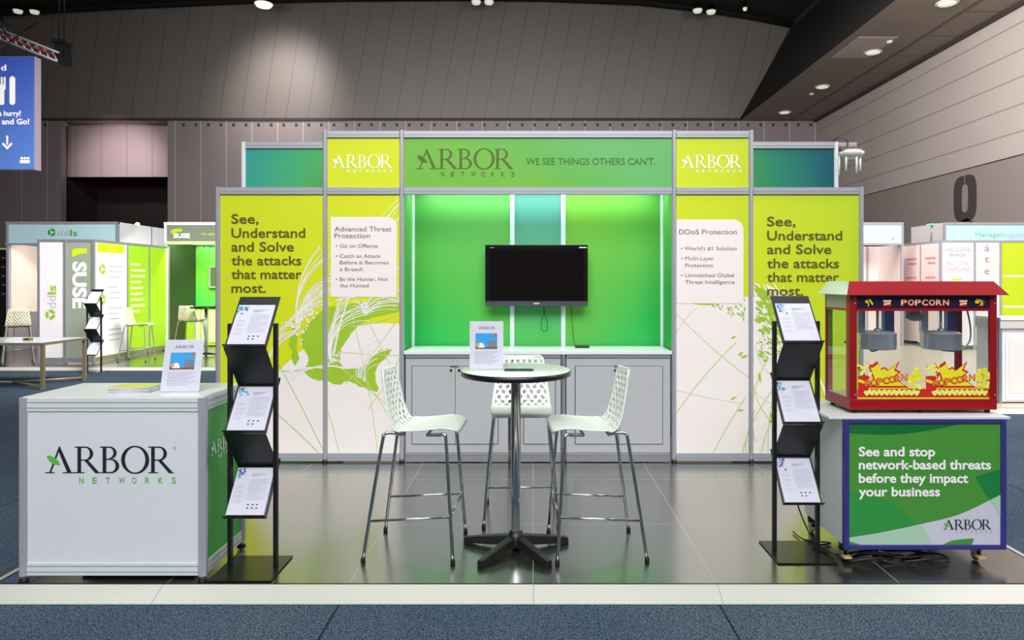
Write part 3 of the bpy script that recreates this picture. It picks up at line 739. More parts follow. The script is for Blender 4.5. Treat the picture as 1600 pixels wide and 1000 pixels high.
# ------------------------------------------------------------------ television
ZT_ = 6.62; y0 = ZT_+CAMY
tv = thing('television', 'black flat screen television mounted in the green niche', 'television', (sX(838, ZT_), y0, sz(478, ZT_)))
x0, x1, z0, z1 = sX(758, ZT_), sX(918.5, ZT_), sz(478.5, ZT_), sz(382.5, ZT_)
mb = MB(); mb.box(x0, x1, y0, y0+0.06, z0, z1, mat('black gloss bezel', (10, 10, 12), 0.22), 0.004); mb.build('casing', None, tv)
def scr():
    m = mat('dark screen', (14, 8, 9), 0.25, var=0.1, scale=2, spec=0.2); return m
mb = MB(); mb.box(x0+0.045, x1-0.042, y0-0.002, y0+0.001, z0+0.062, z1-0.04, scr()); mb.build('screen', None, tv)
mb = MB(); mb.box(x0+0.002, x1-0.002, y0-0.006, y0+0.002, z0+0.002, z0+0.048, mat('grey speaker bar', (96, 98, 112), 0.3, 0.5)); sb = mb.build('speaker_bar', None, tv)
mb = MB(); mb.box(sX(834, ZT_), sX(843, ZT_), y0-0.008, y0-0.005, z0+0.022, z0+0.03, WINK); mb.build('maker_mark', None, sb); mb = MB(); mb.box(sX(765, ZT_), sX(772, ZT_), y0-0.003, y0-0.001, z1-0.03, z1-0.024, INKG); mb.build('maker_mark', None, tv); mb = MB(); mb.box(sX(905, ZT_), sX(917, ZT_), y0-0.003, y0-0.001, z1-0.031, z1-0.021, WINK); mb.build('maker_mark', None, tv)
mb = MB(); mb.box((x0+x1)/2-0.2, (x0+x1)/2+0.2, y0+0.06, yb-0.035, (z0+z1)/2-0.15, (z0+z1)/2+0.15, BLACK); mb.build('wall_bracket', None, tv)
ZC = ZN-0.09
mb = MB(); mb.tube(bez([W(848, 472, ZC), W(850, 490, ZC), W(846, 503, ZC), W(846, 514, ZC), W(851, 518, ZC), W(855, 514, ZC), W(855, 503, ZC), W(851, 490, ZC), W(850, 472, ZC)]), 0.0032, mat('thin dark cable', (30, 70, 50), .5), 6); mb.build('cable_loop', None, tv)
mb = MB(); mb.tube(bez([W(892, 472, ZC), W(893, 495, ZC), W(896, 525, ZC), Vector((sX(898, ZC), ZC+CAMY-0.03, zs+0.012))]), 0.0032, MATS['thin dark cable'], 6); mb.build('cable', None, tv)
mb = MB(); p = W(909, 540, ZC-0.1); mb.box(p.x-0.065, p.x+0.07, p.y-0.05, p.y+0.05, zs+0.001, zs+0.02, BLACKP, 0.004)
tag(mb.build('power_adapter'), 'small black adapter lying on the white shelf below the screen', 'adapter')

# ------------------------------------------------------------------ reception counter
ZC0 = 3.785; cx0, cx1 = sX(38, ZC0), sX(317, ZC0); cy0 = ZC0+CAMY; cy1 = cy0+0.5; ch = 1.012
ct = thing('reception_counter', 'white reception counter with a big black logo on its front and a green side', 'counter', ((cx0+cx1)/2, (cy0+cy1)/2, 0))
for x in (cx0, cx1):
    for y in (cy0, cy1): post(x, y, 0.0, ch-0.004, mat('counter post', (190, 192, 204), 0.35, 0.4), 0.046, ct, 'corner_post')
def bars(mb, z0, z1, n, m):
    mb.box(cx0+.023, cx1-.023, cy0-0.012, cy0+0.012, z0, z1, m)
mb = MB(); mb.box(cx0+.023, cx1-.023, cy0-0.006, cy0+0.006, 0.10, 0.93, mat('white counter panel', (222, 226, 232), 0.4)); fp = mb.build('front_panel', None, ct)
mb = MB(); plogo(mb, 71, 273, 697.5, 739, ZC0-0.006, INK, LOGOGREEN); mb.build('logo', None, fp)
mb = MB(); ring(mb, W(273, 700, ZC0-.006)+Vector((0, -.002, 0)), .007, .0055, INK); mb.build('mark', None, fp)
mb = MB(); nets(mb, 124, 275, 745.5, 755, ZC0-.006, LOGOGREEN); mb.build('small_lettering', None, fp)['label'] = 'spaced green lettering'
mb = MB(); GS = mat('green side print', (62, 172, 64), 0.4)
mb.box(cx1-0.006, cx1+0.006, cy0+.023, cy1-.023, 0.10, 0.93, GS); sp_ = mb.build('side_panel', None, ct)
mb = MB(); logo(mb, (cx1+0.006, cy0+0.075, 0.665), (0, 1, 0), 0.35, 0.075, WINK, WINK, (1, 0, 0)); mb.build('logo', None, sp_)
mb = MB()
for i, ch_ in enumerate('NETWORKS'): put_text(mb, ch_, (cx1+.008, cy0+.165+i*.034, .632), (0, 1, 0), UZ, .018, .02, WINK, .012)
mb.build('small_lettering', None, sp_)
mb = MB(); mb.box(cx0-0.006, cx0+0.006, cy0+.023, cy1-.023, 0.10, 0.93, WHITE); mb.build('side_panel', None, ct)
for (z0, z1, nm) in ((0.03, 0.10, 'bottom_rail'), (0.93, 0.998, 'top_rail')):
    mb = MB(); RM = mat('pale rail', (214, 222, 222), 0.4)
    mb.box(cx0+.023, cx1-.023, cy0-0.012, cy0+0.012, z0+0.003, z1, RM)
    for k in (0.3, 0.75): mb.box(cx0+.023, cx1-.023, cy0-0.0135, cy0-0.01, z0+(z1-z0)*k, z0+(z1-z0)*k+0.003, ALUD)
    mb.build(nm, None, ct)
    mb = MB()
    for xx in (cx0, cx1):
        mb = MB()
        mb.box(xx-0.012, xx+0.012, cy0+.023, cy1-.023, z0+0.003, z1, RM)
        for k in (0.3, 0.75): mb.box(xx+0.0, xx+0.0135, cy0+.023, cy1-.023, z0+(z1-z0)*k, z0+(z1-z0)*k+0.003, ALUD)
        mb.build(nm, None, ct)
mb = MB(); mb.box(cx0-0.005, cx1+0.005, cy0-0.005, cy1+0.01, ch-0.012, ch, mat('white counter top', (232, 236, 234), 0.25)); mb.build('counter_top', None, ct)
mb = MB(); mb.box(sX(138, ZC0+.1), sX(310, ZC0+.1), cy0+0.05, cy1-0.05, 0.0, 0.02, BLACKP); tag(mb.build('floor_board'), 'black flat board lying on the deck under the white counter', 'board')

# booklets on the counter
def slab(mb, c, U, V, N, w_, h_, t, m):
    c, U, V, N = Vector(c), Vector(U), Vector(V), Vector(N)
    p = [c-U*w_/2-V*h_/2, c+U*w_/2-V*h_/2, c+U*w_/2+V*h_/2, c-U*w_/2+V*h_/2]
    mb.hexa(p+[q+N*t for q in p], m)
Zk = 4.02; p = W(216, 0, Zk)
bk = thing('booklet_stack', 'small stack of white booklets lying on the white counter', 'booklets', (sX(217, Zk), Zk+CAMY, ch))
for k in range(6):
    a = 0.04*math.sin(k*2.1); mb = MB(); slab(mb, (sX(217, Zk)+0.003*math.sin(k), Zk+CAMY-0.03, ch+0.001+k*0.005), (math.cos(a), math.sin(a), 0), (-math.sin(a), math.cos(a), 0), (0, 0, 1), 0.235, 0.16, 0.0045, PAPER if k < 5 else mat('lime cover', (214, 226, 120), .5))
    mb.build('booklet', None, bk)

# acrylic sign holders with a sheet
def sign_holder(label, base, rz, lean, w_=0.2, h_=0.285):
    t = thing('sign_holder', label, 'sign holder', base, 'sheets in sign holders'); B = Vector(base)
    R_ = Matrix.Rotation(rz, 3, 'Z'); U = R_ @ Vector((1, 0, 0)); Vv = R_ @ Vector((0, math.sin(lean), math.cos(lean))); N = R_ @ Vector((0, -math.cos(lean), math.sin(lean)))
    mb = MB(); slab(mb, B+Vv*(h_/2+0.006), U, Vv, N, w_, h_, 0.003, mat('clear acrylic', (225, 230, 240), 0.1)); mb.build('acrylic_back', None, t)
    mb = MB(); fw = R_ @ Vector((0, 1, 0)); slab(mb, B+fw*0.04+Vector((0, 0, .001)), U, fw, Vector((0, 0, 1)), w_, 0.1, 0.003, MATS['clear acrylic']); mb.build('foot', None, t)
    mb = MB(); O = B+Vv*0.006+N*0.0032
    slab(mb, O+Vv*h_/2, U, Vv, N, w_*0.985, h_*0.985, 0.001, PAPER); s_ = mb.build('sheet', None, t)
    mb = MB(); P = lambda u, v, l: O+U*(u*w_)+Vv*(v*h_)+N*(0.0012+l)
    def rect(u0, v0, u1, v1, m, l=0.0): mb.face([P(u0, v0, l), P(u1, v0, l), P(u1, v1, l), P(u0, v1, l)], m)
    rect(-.33, .42, .32, .75, mat('sky blue print', (36, 150, 220), .6))
    rect(-.33, .42, .32, .46, mat('brown print', (104, 78, 60), .6), .0003)
    rect(.05, .46, .3, .6, mat('grey print', (110, 116, 126), .6), .0004)
    mb.face([P(-.16+.1*math.cos(a*PI/8), .45+.1*math.sin(a*PI/8), .0005) for a in range(9)], WINK)
    mb.face([P(-.25+.05*math.cos(a*PI/4), .5+.045*math.sin(a*PI/4), .0006) for a in range(8)], mat('orange print', (236, 150, 40), .6))
    mb.face([P(.26+.055*math.cos(a*PI/4), .71+.04*math.sin(a*PI/4), .0006) for a in range(8)], mat('red brown print', (170, 96, 60), .6))
    for k in range(9): rect(-.36, .36-k*.03, .36-(k % 3)*.08, .368-k*.03, INKG)
    put_text(mb, 'ARBOR', P(-.24, .83, .0), U, Vv, w_*.5, h_*.06, INK)
    mb.build('print', None, s_)
    return t
sign_holder('white sheet with blue picture leaning in a holder on the white counter', (sX(289, 3.98), 3.98+CAMY-.06, ch), 0.12, 0.28, 0.21, 0.30)
TZ = 4.232; TXc = sX(806, TZ); TY = TZ+CAMY; TH = 1.105
sign_holder('white sheet with blue picture standing on the round table', (sX(760, 4.19), 4.19+CAMY, TH), 0.03, 0.12, 0.205, 0.292)

# ------------------------------------------------------------------ bar table
tb = thing('bar_table', 'round white bar table with dark edge on a chrome column', 'table', (TXc, TY, 0))
mb = MB(); R = 0.335
mb.lathe([(0.02, 0), (R-0.004, 0.0), (R, -0.003)], (TXc, TY, TH), mat('white table laminate', (222, 232, 222), 0.25), 64); mb.build('top', None, tb)
mb = MB(); mb.lathe([(R-0.006, -0.004), (R+0.002, -0.006), (R+0.002, -0.032), (R-0.01, -0.038), (0.05, -0.038)], (TXc, TY, TH), mat('dark table edge', (22, 22, 24), 0.3), 64); mb.build('edge_band', None, tb)
mb = MB(); mb.lathe([(0.036, 0.09), (0.036, 0.12), (0.03, 0.13), (0.03, 1.06), (0.09, 1.065)], (TXc, TY, 0), CHROME, 28); mb.build('column', None, tb)
mb = MB(); mb.lathe([(0.06, 0.03), (0.06, 0.075), (0.045, 0.095), (0.036, 0.12)], (TXc, TY, 0), BLACK, 24); mb.build('hub', None, tb)
for k in range(5):
    a = PI/2+k*2*PI/5; d = Vector((math.cos(a), math.sin(a), 0)); e = Vector((-d.y, d.x, 0)); c = Vector((TXc, TY, 0)); L = 0.34
    def ring4(r, hw, z0, z1): return [c+d*r-e*hw+UZ*z0, c+d*r+e*hw+UZ*z0, c+d*r+e*hw*0.75+UZ*z1, c+d*r-e*hw*0.75+UZ*z1]
    A, B_, D_ = ring4(0.03, 0.034, 0.03, 0.09), ring4(L*0.75, 0.028, 0.012, 0.055), ring4(L, 0.024, 0.0, 0.038)
    mb = MB()
    for p_, q_ in ((A, B_), (B_, D_)): mb.hexa([p_[0], p_[1], q_[1], q_[0], p_[3], p_[2], q_[2], q_[3]], mat('black cast metal', (26, 27, 24), 0.35), 0.004)
    mb.build('leg', None, tb)
Zp = 4.17; mb = MB(); slab(mb, (sX(811, Zp), Zp+CAMY, TH+0.0015), UX, (0, 1, 0), UZ, 0.175, 0.055, 0.008, mat('dark green tablet case', (52, 84, 66), 0.3))
slab(mb, (sX(800, Zp), Zp+CAMY-0.002, TH+0.0096), UX, (0, 1, 0), UZ, 0.07, 0.035, 0.001, BLACKP); slab(mb, (sX(821, Zp), Zp+CAMY-0.002, TH+0.0096), UX, (0, 1, 0), UZ, 0.07, 0.035, 0.001, BLACKP)
tag(mb.build('card_tray'), 'flat dark green tray lying on the round table beside the sheet', 'tray')

# ------------------------------------------------------------------ bar stools
def make_stool(label, group, shell_m=WHITEP, frame_m=CHROME):
    t = thing('bar_stool', label, 'bar stool', (0, 0, 0), group)
    prof = bez([(.285, 0, .738), (.275, 0, .765), (.2, 0, .775), (.08, 0, .762), (-.04, 0, .756), (-.11, 0, .775), (-.15, 0, .83), (-.172, 0, .92), (-.19, 0, 1.02), (-.205, 0, 1.105)], 12)
    # resample by length
    ds = [0]
    for a, b in zip(prof, prof[1:]): ds.append(ds[-1]+(b-a).length)
    NV, NU = 108, 60; T = ds[-1]; pts = []; j = 0
    for i in range(NV+1):
        s_ = T*i/NV
        while j < len(ds)-2 and ds[j+1] < s_: j += 1
        u = (s_-ds[j])/max(1e-9, ds[j+1]-ds[j]); pts.append(prof[j].lerp(prof[j+1], u))
    bm = bmesh.new(); grid = []
    for i in range(NV+1):
        tt = i/NV; z = pts[i].z
        hw = 0.2+0.012*math.sin(PI*min(1, tt*1.4)) if tt < .55 else 0.21-0.05*((tt-.55)/.45)**1.2
        if tt < 0.06: hw -= 0.03*(1-tt/.06)**2
        if tt > 0.96: hw -= 0.025*((tt-.96)/.04)**2
        row = []
        for k in range(NU+1):
            v = -1+2*k/NU
            x = pts[i].x; zz = pts[i].z
            edge = abs(v)**3
            if tt < .5: zz += 0.012*edge*min(1, tt*6)
            bk = max(0, min(1, (tt-.42)/.2)); x += 0.035*bk*v*v
            row.append(bm.verts.new((x, v*hw, zz)))
        grid.append(row)
    def hole(i, k):
        s_ = T*(i+.5)/NV; y = (-1+2*(k+.5)/NU)*0.19
        if s_ < 0.375 or s_ > T-0.035 or abs(y) > 0.168: return False
        rowh = 0.037; r = int((s_-0.375)//rowh); v = (s_-0.375)-(r+.5)*rowh
        cw = 0.048; off = cw/2 if r % 2 else 0
        ci = math.floor((y+off)/cw+.5); u = (y+off)-ci*cw
        a = (0.5 if (ci+r) % 2 else -0.5)+0.25*math.sin(r*1.7+ci*2.3)
        uu, vv = u*math.cos(a)+v*math.sin(a), -u*math.sin(a)+v*math.cos(a)
        return (uu/0.0115)**2+(vv/0.0165)**2 < 1
    for i in range(NV):
        for k in range(NU):
            if hole(i, k): continue
            f = bm.faces.new((grid[i][k], grid[i][k+1], grid[i+1][k+1], grid[i+1][k])); f.smooth = True
    loose = [v for v in bm.verts if not v.link_faces]
    bmesh.ops.delete(bm, geom=loose, context='VERTS')
    ret = bmesh.ops.solidify(bm, geom=list(bm.faces), thickness=0.009)
    for f in bm.faces: f.smooth = True
    bmesh.ops.recalc_face_normals(bm, faces=bm.faces)
    me = bpy.data.meshes.new('seat_shell'); bm.to_mesh(me); bm.free(); me.materials.append(shell_m)
    o = bpy.data.objects.new('seat_shell', me); C.objects.link(o); o.parent = t
    for sy in (-1, 1):
        for (fx, tx, nm) in ((-.265, -.165, 'rear'), (.265, .215, 'front')):
            b = -1 if nm == 'rear' else 1
            pts_ = bez([(fx, sy*.25, 0.012), (fx+(tx-fx)*.5, sy*.222, .37), (tx, sy*.19, .70), (tx-b*.012, sy*.186, .738), (tx-b*.05, sy*.18, .745 if b < 0 else .735), (tx-b*.12, sy*.17, .733)], 5)
            mb = MB(); mb.tube(pts_, 0.0105, frame_m, 10); lg = mb.build('leg', None, t)
            mb = MB(); mb.lathe([(0.014, 0.0), (0.014, 0.022), (0.011, 0.026)], (fx, sy*.25, 0), BLACKP, 12); mb.build('foot_cap', None, lg)
    mb = MB(); f_ = lambda fx, tx, z: fx+(tx-fx)*z/.72
    zr, zf = 0.235, 0.265; yy = lambda z: .25-.06*z/.72
    xr, xf = f_(-.265, -.165, zr), f_(.265, .215, zf)
    for sy in (-1, 1): mb.tube([(xr, sy*yy(zr), zr), (xf, sy*yy(zf), zf)], 0.0075, frame_m, 8)
    mb.tube([(xf, -yy(zf), zf), (xf, yy(zf), zf)], 0.0075, frame_m, 8); mb.build('footrest', None, t)
    mb = MB()
    for xx in (-.05, .1): mb.tube([(xx, -.172, .736), (xx, .172, .736)], 0.008, frame_m, 8)
    mb.build('seat_rail', None, t)
    return t
GRP = 'white bar stools round the table'
st = make_stool('white perforated bar stool left of the round table, facing right', GRP)
st.location = (-.72, 4.27+CAMY, 0); st.rotation_euler = (0, 0, -0.05)
dup(st, (.385, 4.27+CAMY, 0), PI+0.08, 'white perforated bar stool right of the round table, facing left', GRP)
dup(st, (-.085, 4.86+CAMY, 0), -PI/2+0.02, 'white perforated bar stool behind the round table, facing the camera', GRP)

# ------------------------------------------------------------------ brochure stands
def make_stand(label, group):
    """local: front of base plate y=0, centre x=0"""
    t = thing('brochure_stand', label, 'brochure stand', (0, 0, 0), group)
    mb = MB(); mb.box(-.175, .175, 0.0, .35, 0.002, 0.008, mat('dark steel plate', (34, 34, 30), 0.25, 0.3), 0.002); mb.build('base_plate', None, t)
    for s_ in (-1, 1):
        mb = MB(); mb.box(s_*.131-.011, s_*.131+.011, .175, .205, 0.008, 1.405, BLACK, 0.002); mb.build('post', None, t)
    for k in range(3):
        zl = 1.28-.478*k; fy, by = .085, .298; zt_ = zl+.275
        V = Vector((0, by-fy, zt_-zl)).normalized(); N = Vector((0, -V.z, V.y))
        L = math.hypot(by-fy, zt_-zl)
        mb = MB(); slab(mb, Vector((0, fy, zl))+V*(L/2), (1, 0, 0), V, -N, .238, L, .003, BLACK)
        mb.hexa([(-.119, fy-.0, zl-.006), (.119, fy-.0, zl-.006), (.119, fy-.032, zl+.014), (-.119, fy-.032, zl+.014), (-.119, fy, zl-.003), (.119, fy, zl-.003), (.119, fy-.032, zl+.018), (-.119, fy-.032, zl+.018)], BLACK)
        if k < 2:
            z2 = zl-.478+.275*.86; y2 = fy+(by-fy)*.86
            mb.hexa([(-.119, fy-.012, zl-.004), (.119, fy-.012, zl-.004), (.119, fy-.008, zl-.007), (-.119, fy-.008, zl-.007), (-.119, y2-.004, z2), (.119, y2-.004, z2), (.119, y2, z2-.003), (-.119, y2, z2-.003)], BLACK)
        mb.build('shelf', None, t)
    return t
def flyer(label, root, k, th, prints, group):
    zl = 1.28-.478*k; fy, by = .085, .298; zt_ = zl+.275
    V = Vector((0, by-fy, zt_-zl)).normalized(); N = Vector((0, -V.z, V.y)); L = math.hypot(by-fy, zt_-zl)
    base = Vector(root.location)
    c = base+Vector((0, fy, zl))+V*(.145)
    t = thing('flyer_stack', label, 'flyers', tuple(c), group)
    mb = MB(); slab(mb, c+N*.0015, UX, V, N, .212, .276, th, PAPER); s_ = mb.build('paper', None, t)
    O = c+N*(th+.0022); P = lambda u, v, l=0: O+UX*(u*.212)+V*(v*.276)+N*l
    mb = MB(); r = random.Random(k+len(label))
    for q in range(26):
        u, v, a = -.38+r.gauss(0, .07), .38+r.gauss(0, .06), r.uniform(.01, .05)
        u = max(-.48, min(-.1, u)); v = max(.2, min(.47, v))
        m = [mat('deep blue print', (30, 60, 150), .6), mat('cyan print', (40, 150, 200), .6), mat('violet print', (90, 60, 150), .6), mat('teal print', (40, 160, 130), .6)][q % 4]
        mb.face([P(u+a*math.cos(b*2.1+q), v+a*.8*math.sin(b*2.1+q), .0002+q*.00002) for b in range(3)], m)
    for q in range(3): mb.face([P(-.06, .36-q*.025), P(.3-.1*q, .36-q*.025), P(.3-.1*q, .372-q*.025), P(-.06, .372-q*.025)], INKG)
    for q in range(13):
        v = .24-q*.035; u1 = .42-(.2 if q % 5 == 4 else 0)
        mb.face([P(-.08, v), P(u1, v), P(u1, v+.006), P(-.08, v+.006)], INKG)
        if q % 3: mb.face([P(-.42, v-.1), P(-.2, v-.1), P(-.2, v-.095), P(-.42, v-.095)], INKG)
    for q in range(prints):
        u, v = .0+(q % 3)*.12, -.3-.07*(q//3); mb.face([P(u, v), P(u+.05, v), P(u+.05, v+.025), P(u, v+.025)], INK)
    mb.build('print', None, s_)
SG = 'folding black brochure stands'
sL = make_stand('black zigzag brochure stand beside the white counter', SG); sL.location = (-1.61, 3.765+CAMY, 0)
sR = dup(sL, (1.60, 4.0+CAMY, 0), 0, 'black zigzag brochure stand left of the popcorn trolley', SG)
for k, nm in enumerate(('top', 'middle', 'bottom')):
    flyer('white flyers on the %s shelf of the stand beside the white counter' % nm, sL, k, .02 if k == 2 else .006, 5 if k < 2 else 6, 'flyers on the left stand')
    flyer('white flyers on the %s shelf of the stand by the popcorn trolley' % nm, sR, k, .008, 0 if k < 2 else 5, 'flyers on the right stand')

# ------------------------------------------------------------------ trolley with sign
ZT0 = 4.0; tx0, tx1 = sX(1318, ZT0), sX(1571, ZT0); ty0 = ZT0+CAMY; ty1 = ty0+.58; tz0, tz1 = sz(858, ZT0), sz(655, ZT0)
tr = thing('display_trolley', 'white wheeled trolley with a green lettered sign on its front', 'trolley', ((tx0+tx1)/2, (ty0+ty1)/2, 0))
INDIGO = mat('violet lit frame', (74, 70, 158), 0.3, 0.45)  # aluminium frame; the violet light reflected on it is put into the colour
mb = MB(); mb.box(tx0+.004, tx1-.004, ty0+.02, ty1, tz0+.02, tz1, WHITE); mb.build('body', None, tr)
mb = MB(); mb.box(sX(1294, ZT0), sX(1577, ZT0), ty0-.012, ty1+.02, tz1+.001, .862, mat('trolley top', (216, 220, 224), .4), .003); mb.build('top', None, tr)
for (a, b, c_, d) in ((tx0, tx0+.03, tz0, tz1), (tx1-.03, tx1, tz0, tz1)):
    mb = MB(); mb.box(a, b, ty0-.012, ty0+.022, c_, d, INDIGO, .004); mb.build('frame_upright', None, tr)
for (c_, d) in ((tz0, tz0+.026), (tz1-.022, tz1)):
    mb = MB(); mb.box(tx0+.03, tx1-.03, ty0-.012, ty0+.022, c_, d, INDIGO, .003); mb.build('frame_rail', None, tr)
ZS = ZT0; MS = lambda l: (lambda u, v: W(u, v, ZS)+Vector((0, -l, 0)))
mb = MB(); mb.box(sX(1324, ZS), sX(1566, ZS), ty0, ty0+.016, tz0+.02, tz1-.018, PAPER); sg = mb.build('sign_board', None, tr)
mb = MB(); x0, x1, y0_, y1_ = 1325.5, 1564.5, 662, 851
GA, GB, GD, GP = mat('sign green', (72, 148, 56), .45), mat('sign mid green', (48, 148, 66), .45), mat('sign deep green', (14, 110, 52), .45), mat('sign pale green', (172, 210, 184), .45)
curve = lambda pts, n=12: [tuple(p)[:2] for p in bez([(a, b, 0) for a, b in pts], n)]
low = curve([(x1, 772), (1500, 803), (1437, 819), (1380, 831), (x0, 840)])
mb.face([MS(.001)(u, v) for u, v in [(x0, y0_), (x1, y0_)]+low], GA)
mb.face([MS(.0015)(u, v) for u, v in [(x0, y0_), (1500, y0_)]+curve([(1500, y0_), (1460, 671), (1395, 679), (x0, 677)])], GD)
mb.face([MS(.0015)(u, v) for u, v in [(x0, 768)]+curve([(x0, 768), (1370, 778), (1405, 792), (1432, 818)])+curve([(1432, 820), (1380, 831), (x0, 840)])], GB)
mb.face([MS(.0016)(u, v) for u, v in [(1524, 745), (x1, 732), (x1, 772), (1547, 781)]+curve([(1547, 781), (1535, 765), (1524, 745)])], mat('sign dark green', (26, 128, 62), .45))
mb.face([MS(.0014)(u, v) for u, v in [(x0, 841)]+curve([(x0, 841), (1380, 833), (1437, 821)])+curve([(1440, 822), (1450, 836), (1455, y1_)])+[(1345, y1_), (x0, 845)]], GP)
mb.face([MS(.0014)(u, v) for u, v in [(x0, 845), (1343, y1_), (x0, y1_)]], GB)
mb.face([MS(.0014)(u, v) for u, v in [(x1, 773), (1547, 782), (1556, 795), (x1, 808)]], GP)
mb.face([MS(.0014)(u, v) for u, v in curve([(1473, y1_), (1490, 844), (1522, 841)])+[(1518, y1_)]], GA)
mb.build('sign_print', None, sg)
mb = MB()
for (t_, b, base) in (('See and stop', 1461, 712.5), ('network-based threats', 1548, 733), ('before they impact', 1512.5, 754), ('your business', 1468.5, 775)):
    ptext(mb, t_, 1341.5, b, base, 14.5, ZS-.002, WINK, .028)
mb.build('lettering', None, sg)
mb = MB(); plogo(mb, 1474, 1549, 811.5, 827, ZS-.0016, INK, LOGOGREEN); mb.build('logo', None, sg)
mb = MB(); nets(mb, 1493, 1550, 829, 832, ZS-.0016, INKG, .0); mb.build('small_lettering', None, sg)
for (x, y) in ((tx0+.03, ty0+.06), (tx1-.13, ty0+.06), (tx0+.03, ty1-.06), (tx1-.13, ty1-.06)):
    mb = MB(); mb.lathe([(.03, .07), (.03, tz0+.019)], (x, y, 0), BLACKP, 14); mb.box(x-.016, x-.012, y-.02, y+.03, .02, .075, ALUD); mb.box(x+.012, x+.016, y-.02, y+.03, .02, .075, ALUD)
    mb.box(x-.022, x+.022, y-.055, y-.02, .03, .04, mat('brass brake tab', (200, 176, 120), .4)); c_ = mb.build('caster', None, tr)
    mb = MB(); mb.lathe([(.022, -.011), (.026, -.009), (.026, .009), (.022, .011)], (x, y+.01, .027), BLACKP, 20, 'x'); mb.build('wheel', None, c_)
# cables under and behind the trolley
def cable(pts, r=.005): 
    mb = MB(); mb.tube(bez(pts), r, mat('black cable', (20, 26, 26), .4), 6); return mb
ca = thing('power_cable', 'tangle of black cable lying under the wheeled trolley', 'cable', (tx0+.25, ty0+.1, 0))
rr = random.Random(5)
for k in range(7):
    cx_, cy_ = tx0+.18+.055*k, ty0+.06+.02*(k % 3); a_, b_ = .14+.03*(k % 3), .04+.01*(k % 2)
    mb = cable([(cx_+a_*math.cos(t*PI/5), cy_+b_*math.sin(t*PI/5), .012+.028*(k % 3)+.015*math.sin(t+k)) for t in range(10)], .008); mb.build('loop', None, ca)
mb = cable([(1.69, ty0+.45, .30), (1.71, ty0+.42, .18), (1.73, ty0+.3, .07), (1.76, ty0+.2, .02), (1.85, ty0+.08, .01), (2.0, ty0+.06, .01)]); mb.build('lead', None, ca)
mb = cable([(1.70, ty0+.5, .01), (1.72, ty0+.36, .01), (1.86, ty0+.3, .01), (1.72, ty0+.24, .012), (1.8, ty0+.12, .012), (1.92, ty0+.14, .012)]); mb.build('lead', None, ca)

# ------------------------------------------------------------------ popcorn machine
ZM = 4.08; mx0, mx1 = sX(1328, ZM), sX(1558, ZM); my0 = ZM+CAMY; my1 = my0+.35
zz = lambda py: sz(py, ZM)
RED = mat('red enamel', (150, 14, 26), 0.3); REDL = mat('bright red enamel', (196, 44, 30), .3)
STEEL = mat('polished steel', (206, 208, 220), .28, 0.55); NAVY = mat('navy sign strip', (22, 14, 48), .4)
def glassmat():
    m = bpy.data.materials.new('clear glass pane'); m.use_nodes = True; n = m.node_tree.nodes; l = m.node_tree.links
    out = n['Material Output']; tp = n.new('ShaderNodeBsdfTransparent'); tp.inputs[0].default_value = (.95, .97, .96, 1)
    gs = n.new('ShaderNodeBsdfGlossy'); gs.inputs['Roughness'].default_value = .02
    lw = n.new('ShaderNodeLayerWeight'); lw.inputs[0].default_value = .5; fr = n.new('ShaderNodeMapRange'); fr.inputs['From Min'].default_value = .4; fr.inputs['To Min'].default_value = .03; fr.inputs['To Max'].default_value = .3; l.new(lw.outputs['Facing'], fr.inputs[0]); mx = n.new('ShaderNodeMixShader')
    l.new(fr.outputs[0], mx.inputs[0]); l.new(tp.outputs[0], mx.inputs[1]); l.new(gs.outputs[0], mx.inputs[2]); l.new(mx.outputs[0], out.inputs[0]); return m
GLASS = glassmat()
pm = thing('popcorn_machine', 'red popcorn machine with glass sides and two kettles on the wheeled trolley', 'popcorn machine', ((mx0+mx1)/2, (my0+my1)/2, .862))
bz0, bz1 = zz(640.5), zz(624)
mb = MB(); mb.box(mx0, mx1, my0, my1, bz0, bz1, RED, .004); mb.build('base', None, pm)
for x in (mx0+.04, mx1-.04, (mx0+mx1)/2):
    for y in (my0+.03, my1-.03):
        mb = MB(); mb.lathe([(.014, 0), (.016, bz0-.862)], (x, y, .862), BLACKP, 12); mb.build('foot', None, pm)
pw = .042
for x in (mx0, mx1-pw):
    for y in (my0, my1-.02):
        mb = MB(); mb.box(x, x+pw, y, y+.02, bz1, zz(461), RED, .003)
        xx = x if x == mx0 else x+pw-.02
        if y == my0: mb.box(xx, xx+.02, y+.02, y+.05, bz1, zz(461), REDL)
        for zq_ in (zz(630)+.05, zz(466), zz(474)): mb.lathe([(.004, -.003), (.004, 0)], (x+pw*.7, y, zq_), STEEL, 8, 'y')
        mb.build('corner_post', None, pm)
mb = MB(); mb.box(mx0+pw, mx1-pw, my0+.003, my0+.02, zz(482), zz(461), NAVY); hd = mb.build('header_strip', None, pm)
mb = MB(); mb.box(mx0+pw, mx1-pw, my0, my0+.02, zz(486), zz(482), RED); mb.box(mx0+pw, mx1-pw, my1-.02, my1, zz(486), zz(461), RED); mb.build('cross_rail', None, pm)
for x, s_ in ((mx0, 1), (mx1-.012, -1)):
    mb = MB(); mb.box(x, x+.012, my0+.05, my1-.02, zz(482), zz(461), mat('pale side band', (226, 208, 176), .4)); mb.box(x, x+.012, my0+.05, my1-.02, zz(486), zz(482), REDL); mb.build('side_band', None, pm)
    mb = MB(); mb.box(x+.004, x+.008, my0+.05, my1-.02, bz1, zz(486), GLASS); mb.build('side_glass', None, pm)
mb = MB(); mb.box(mx0+pw, mx1-pw, my0+.008, my0+.012, bz1, zz(486), GLASS); fg = mb.build('front_glass', None, pm)
mb = MB(); mb.box(mx0+pw, mx1-pw, my1-.012, my1-.008, bz1, zz(486), GLASS); mb.build('rear_glass', None, pm)
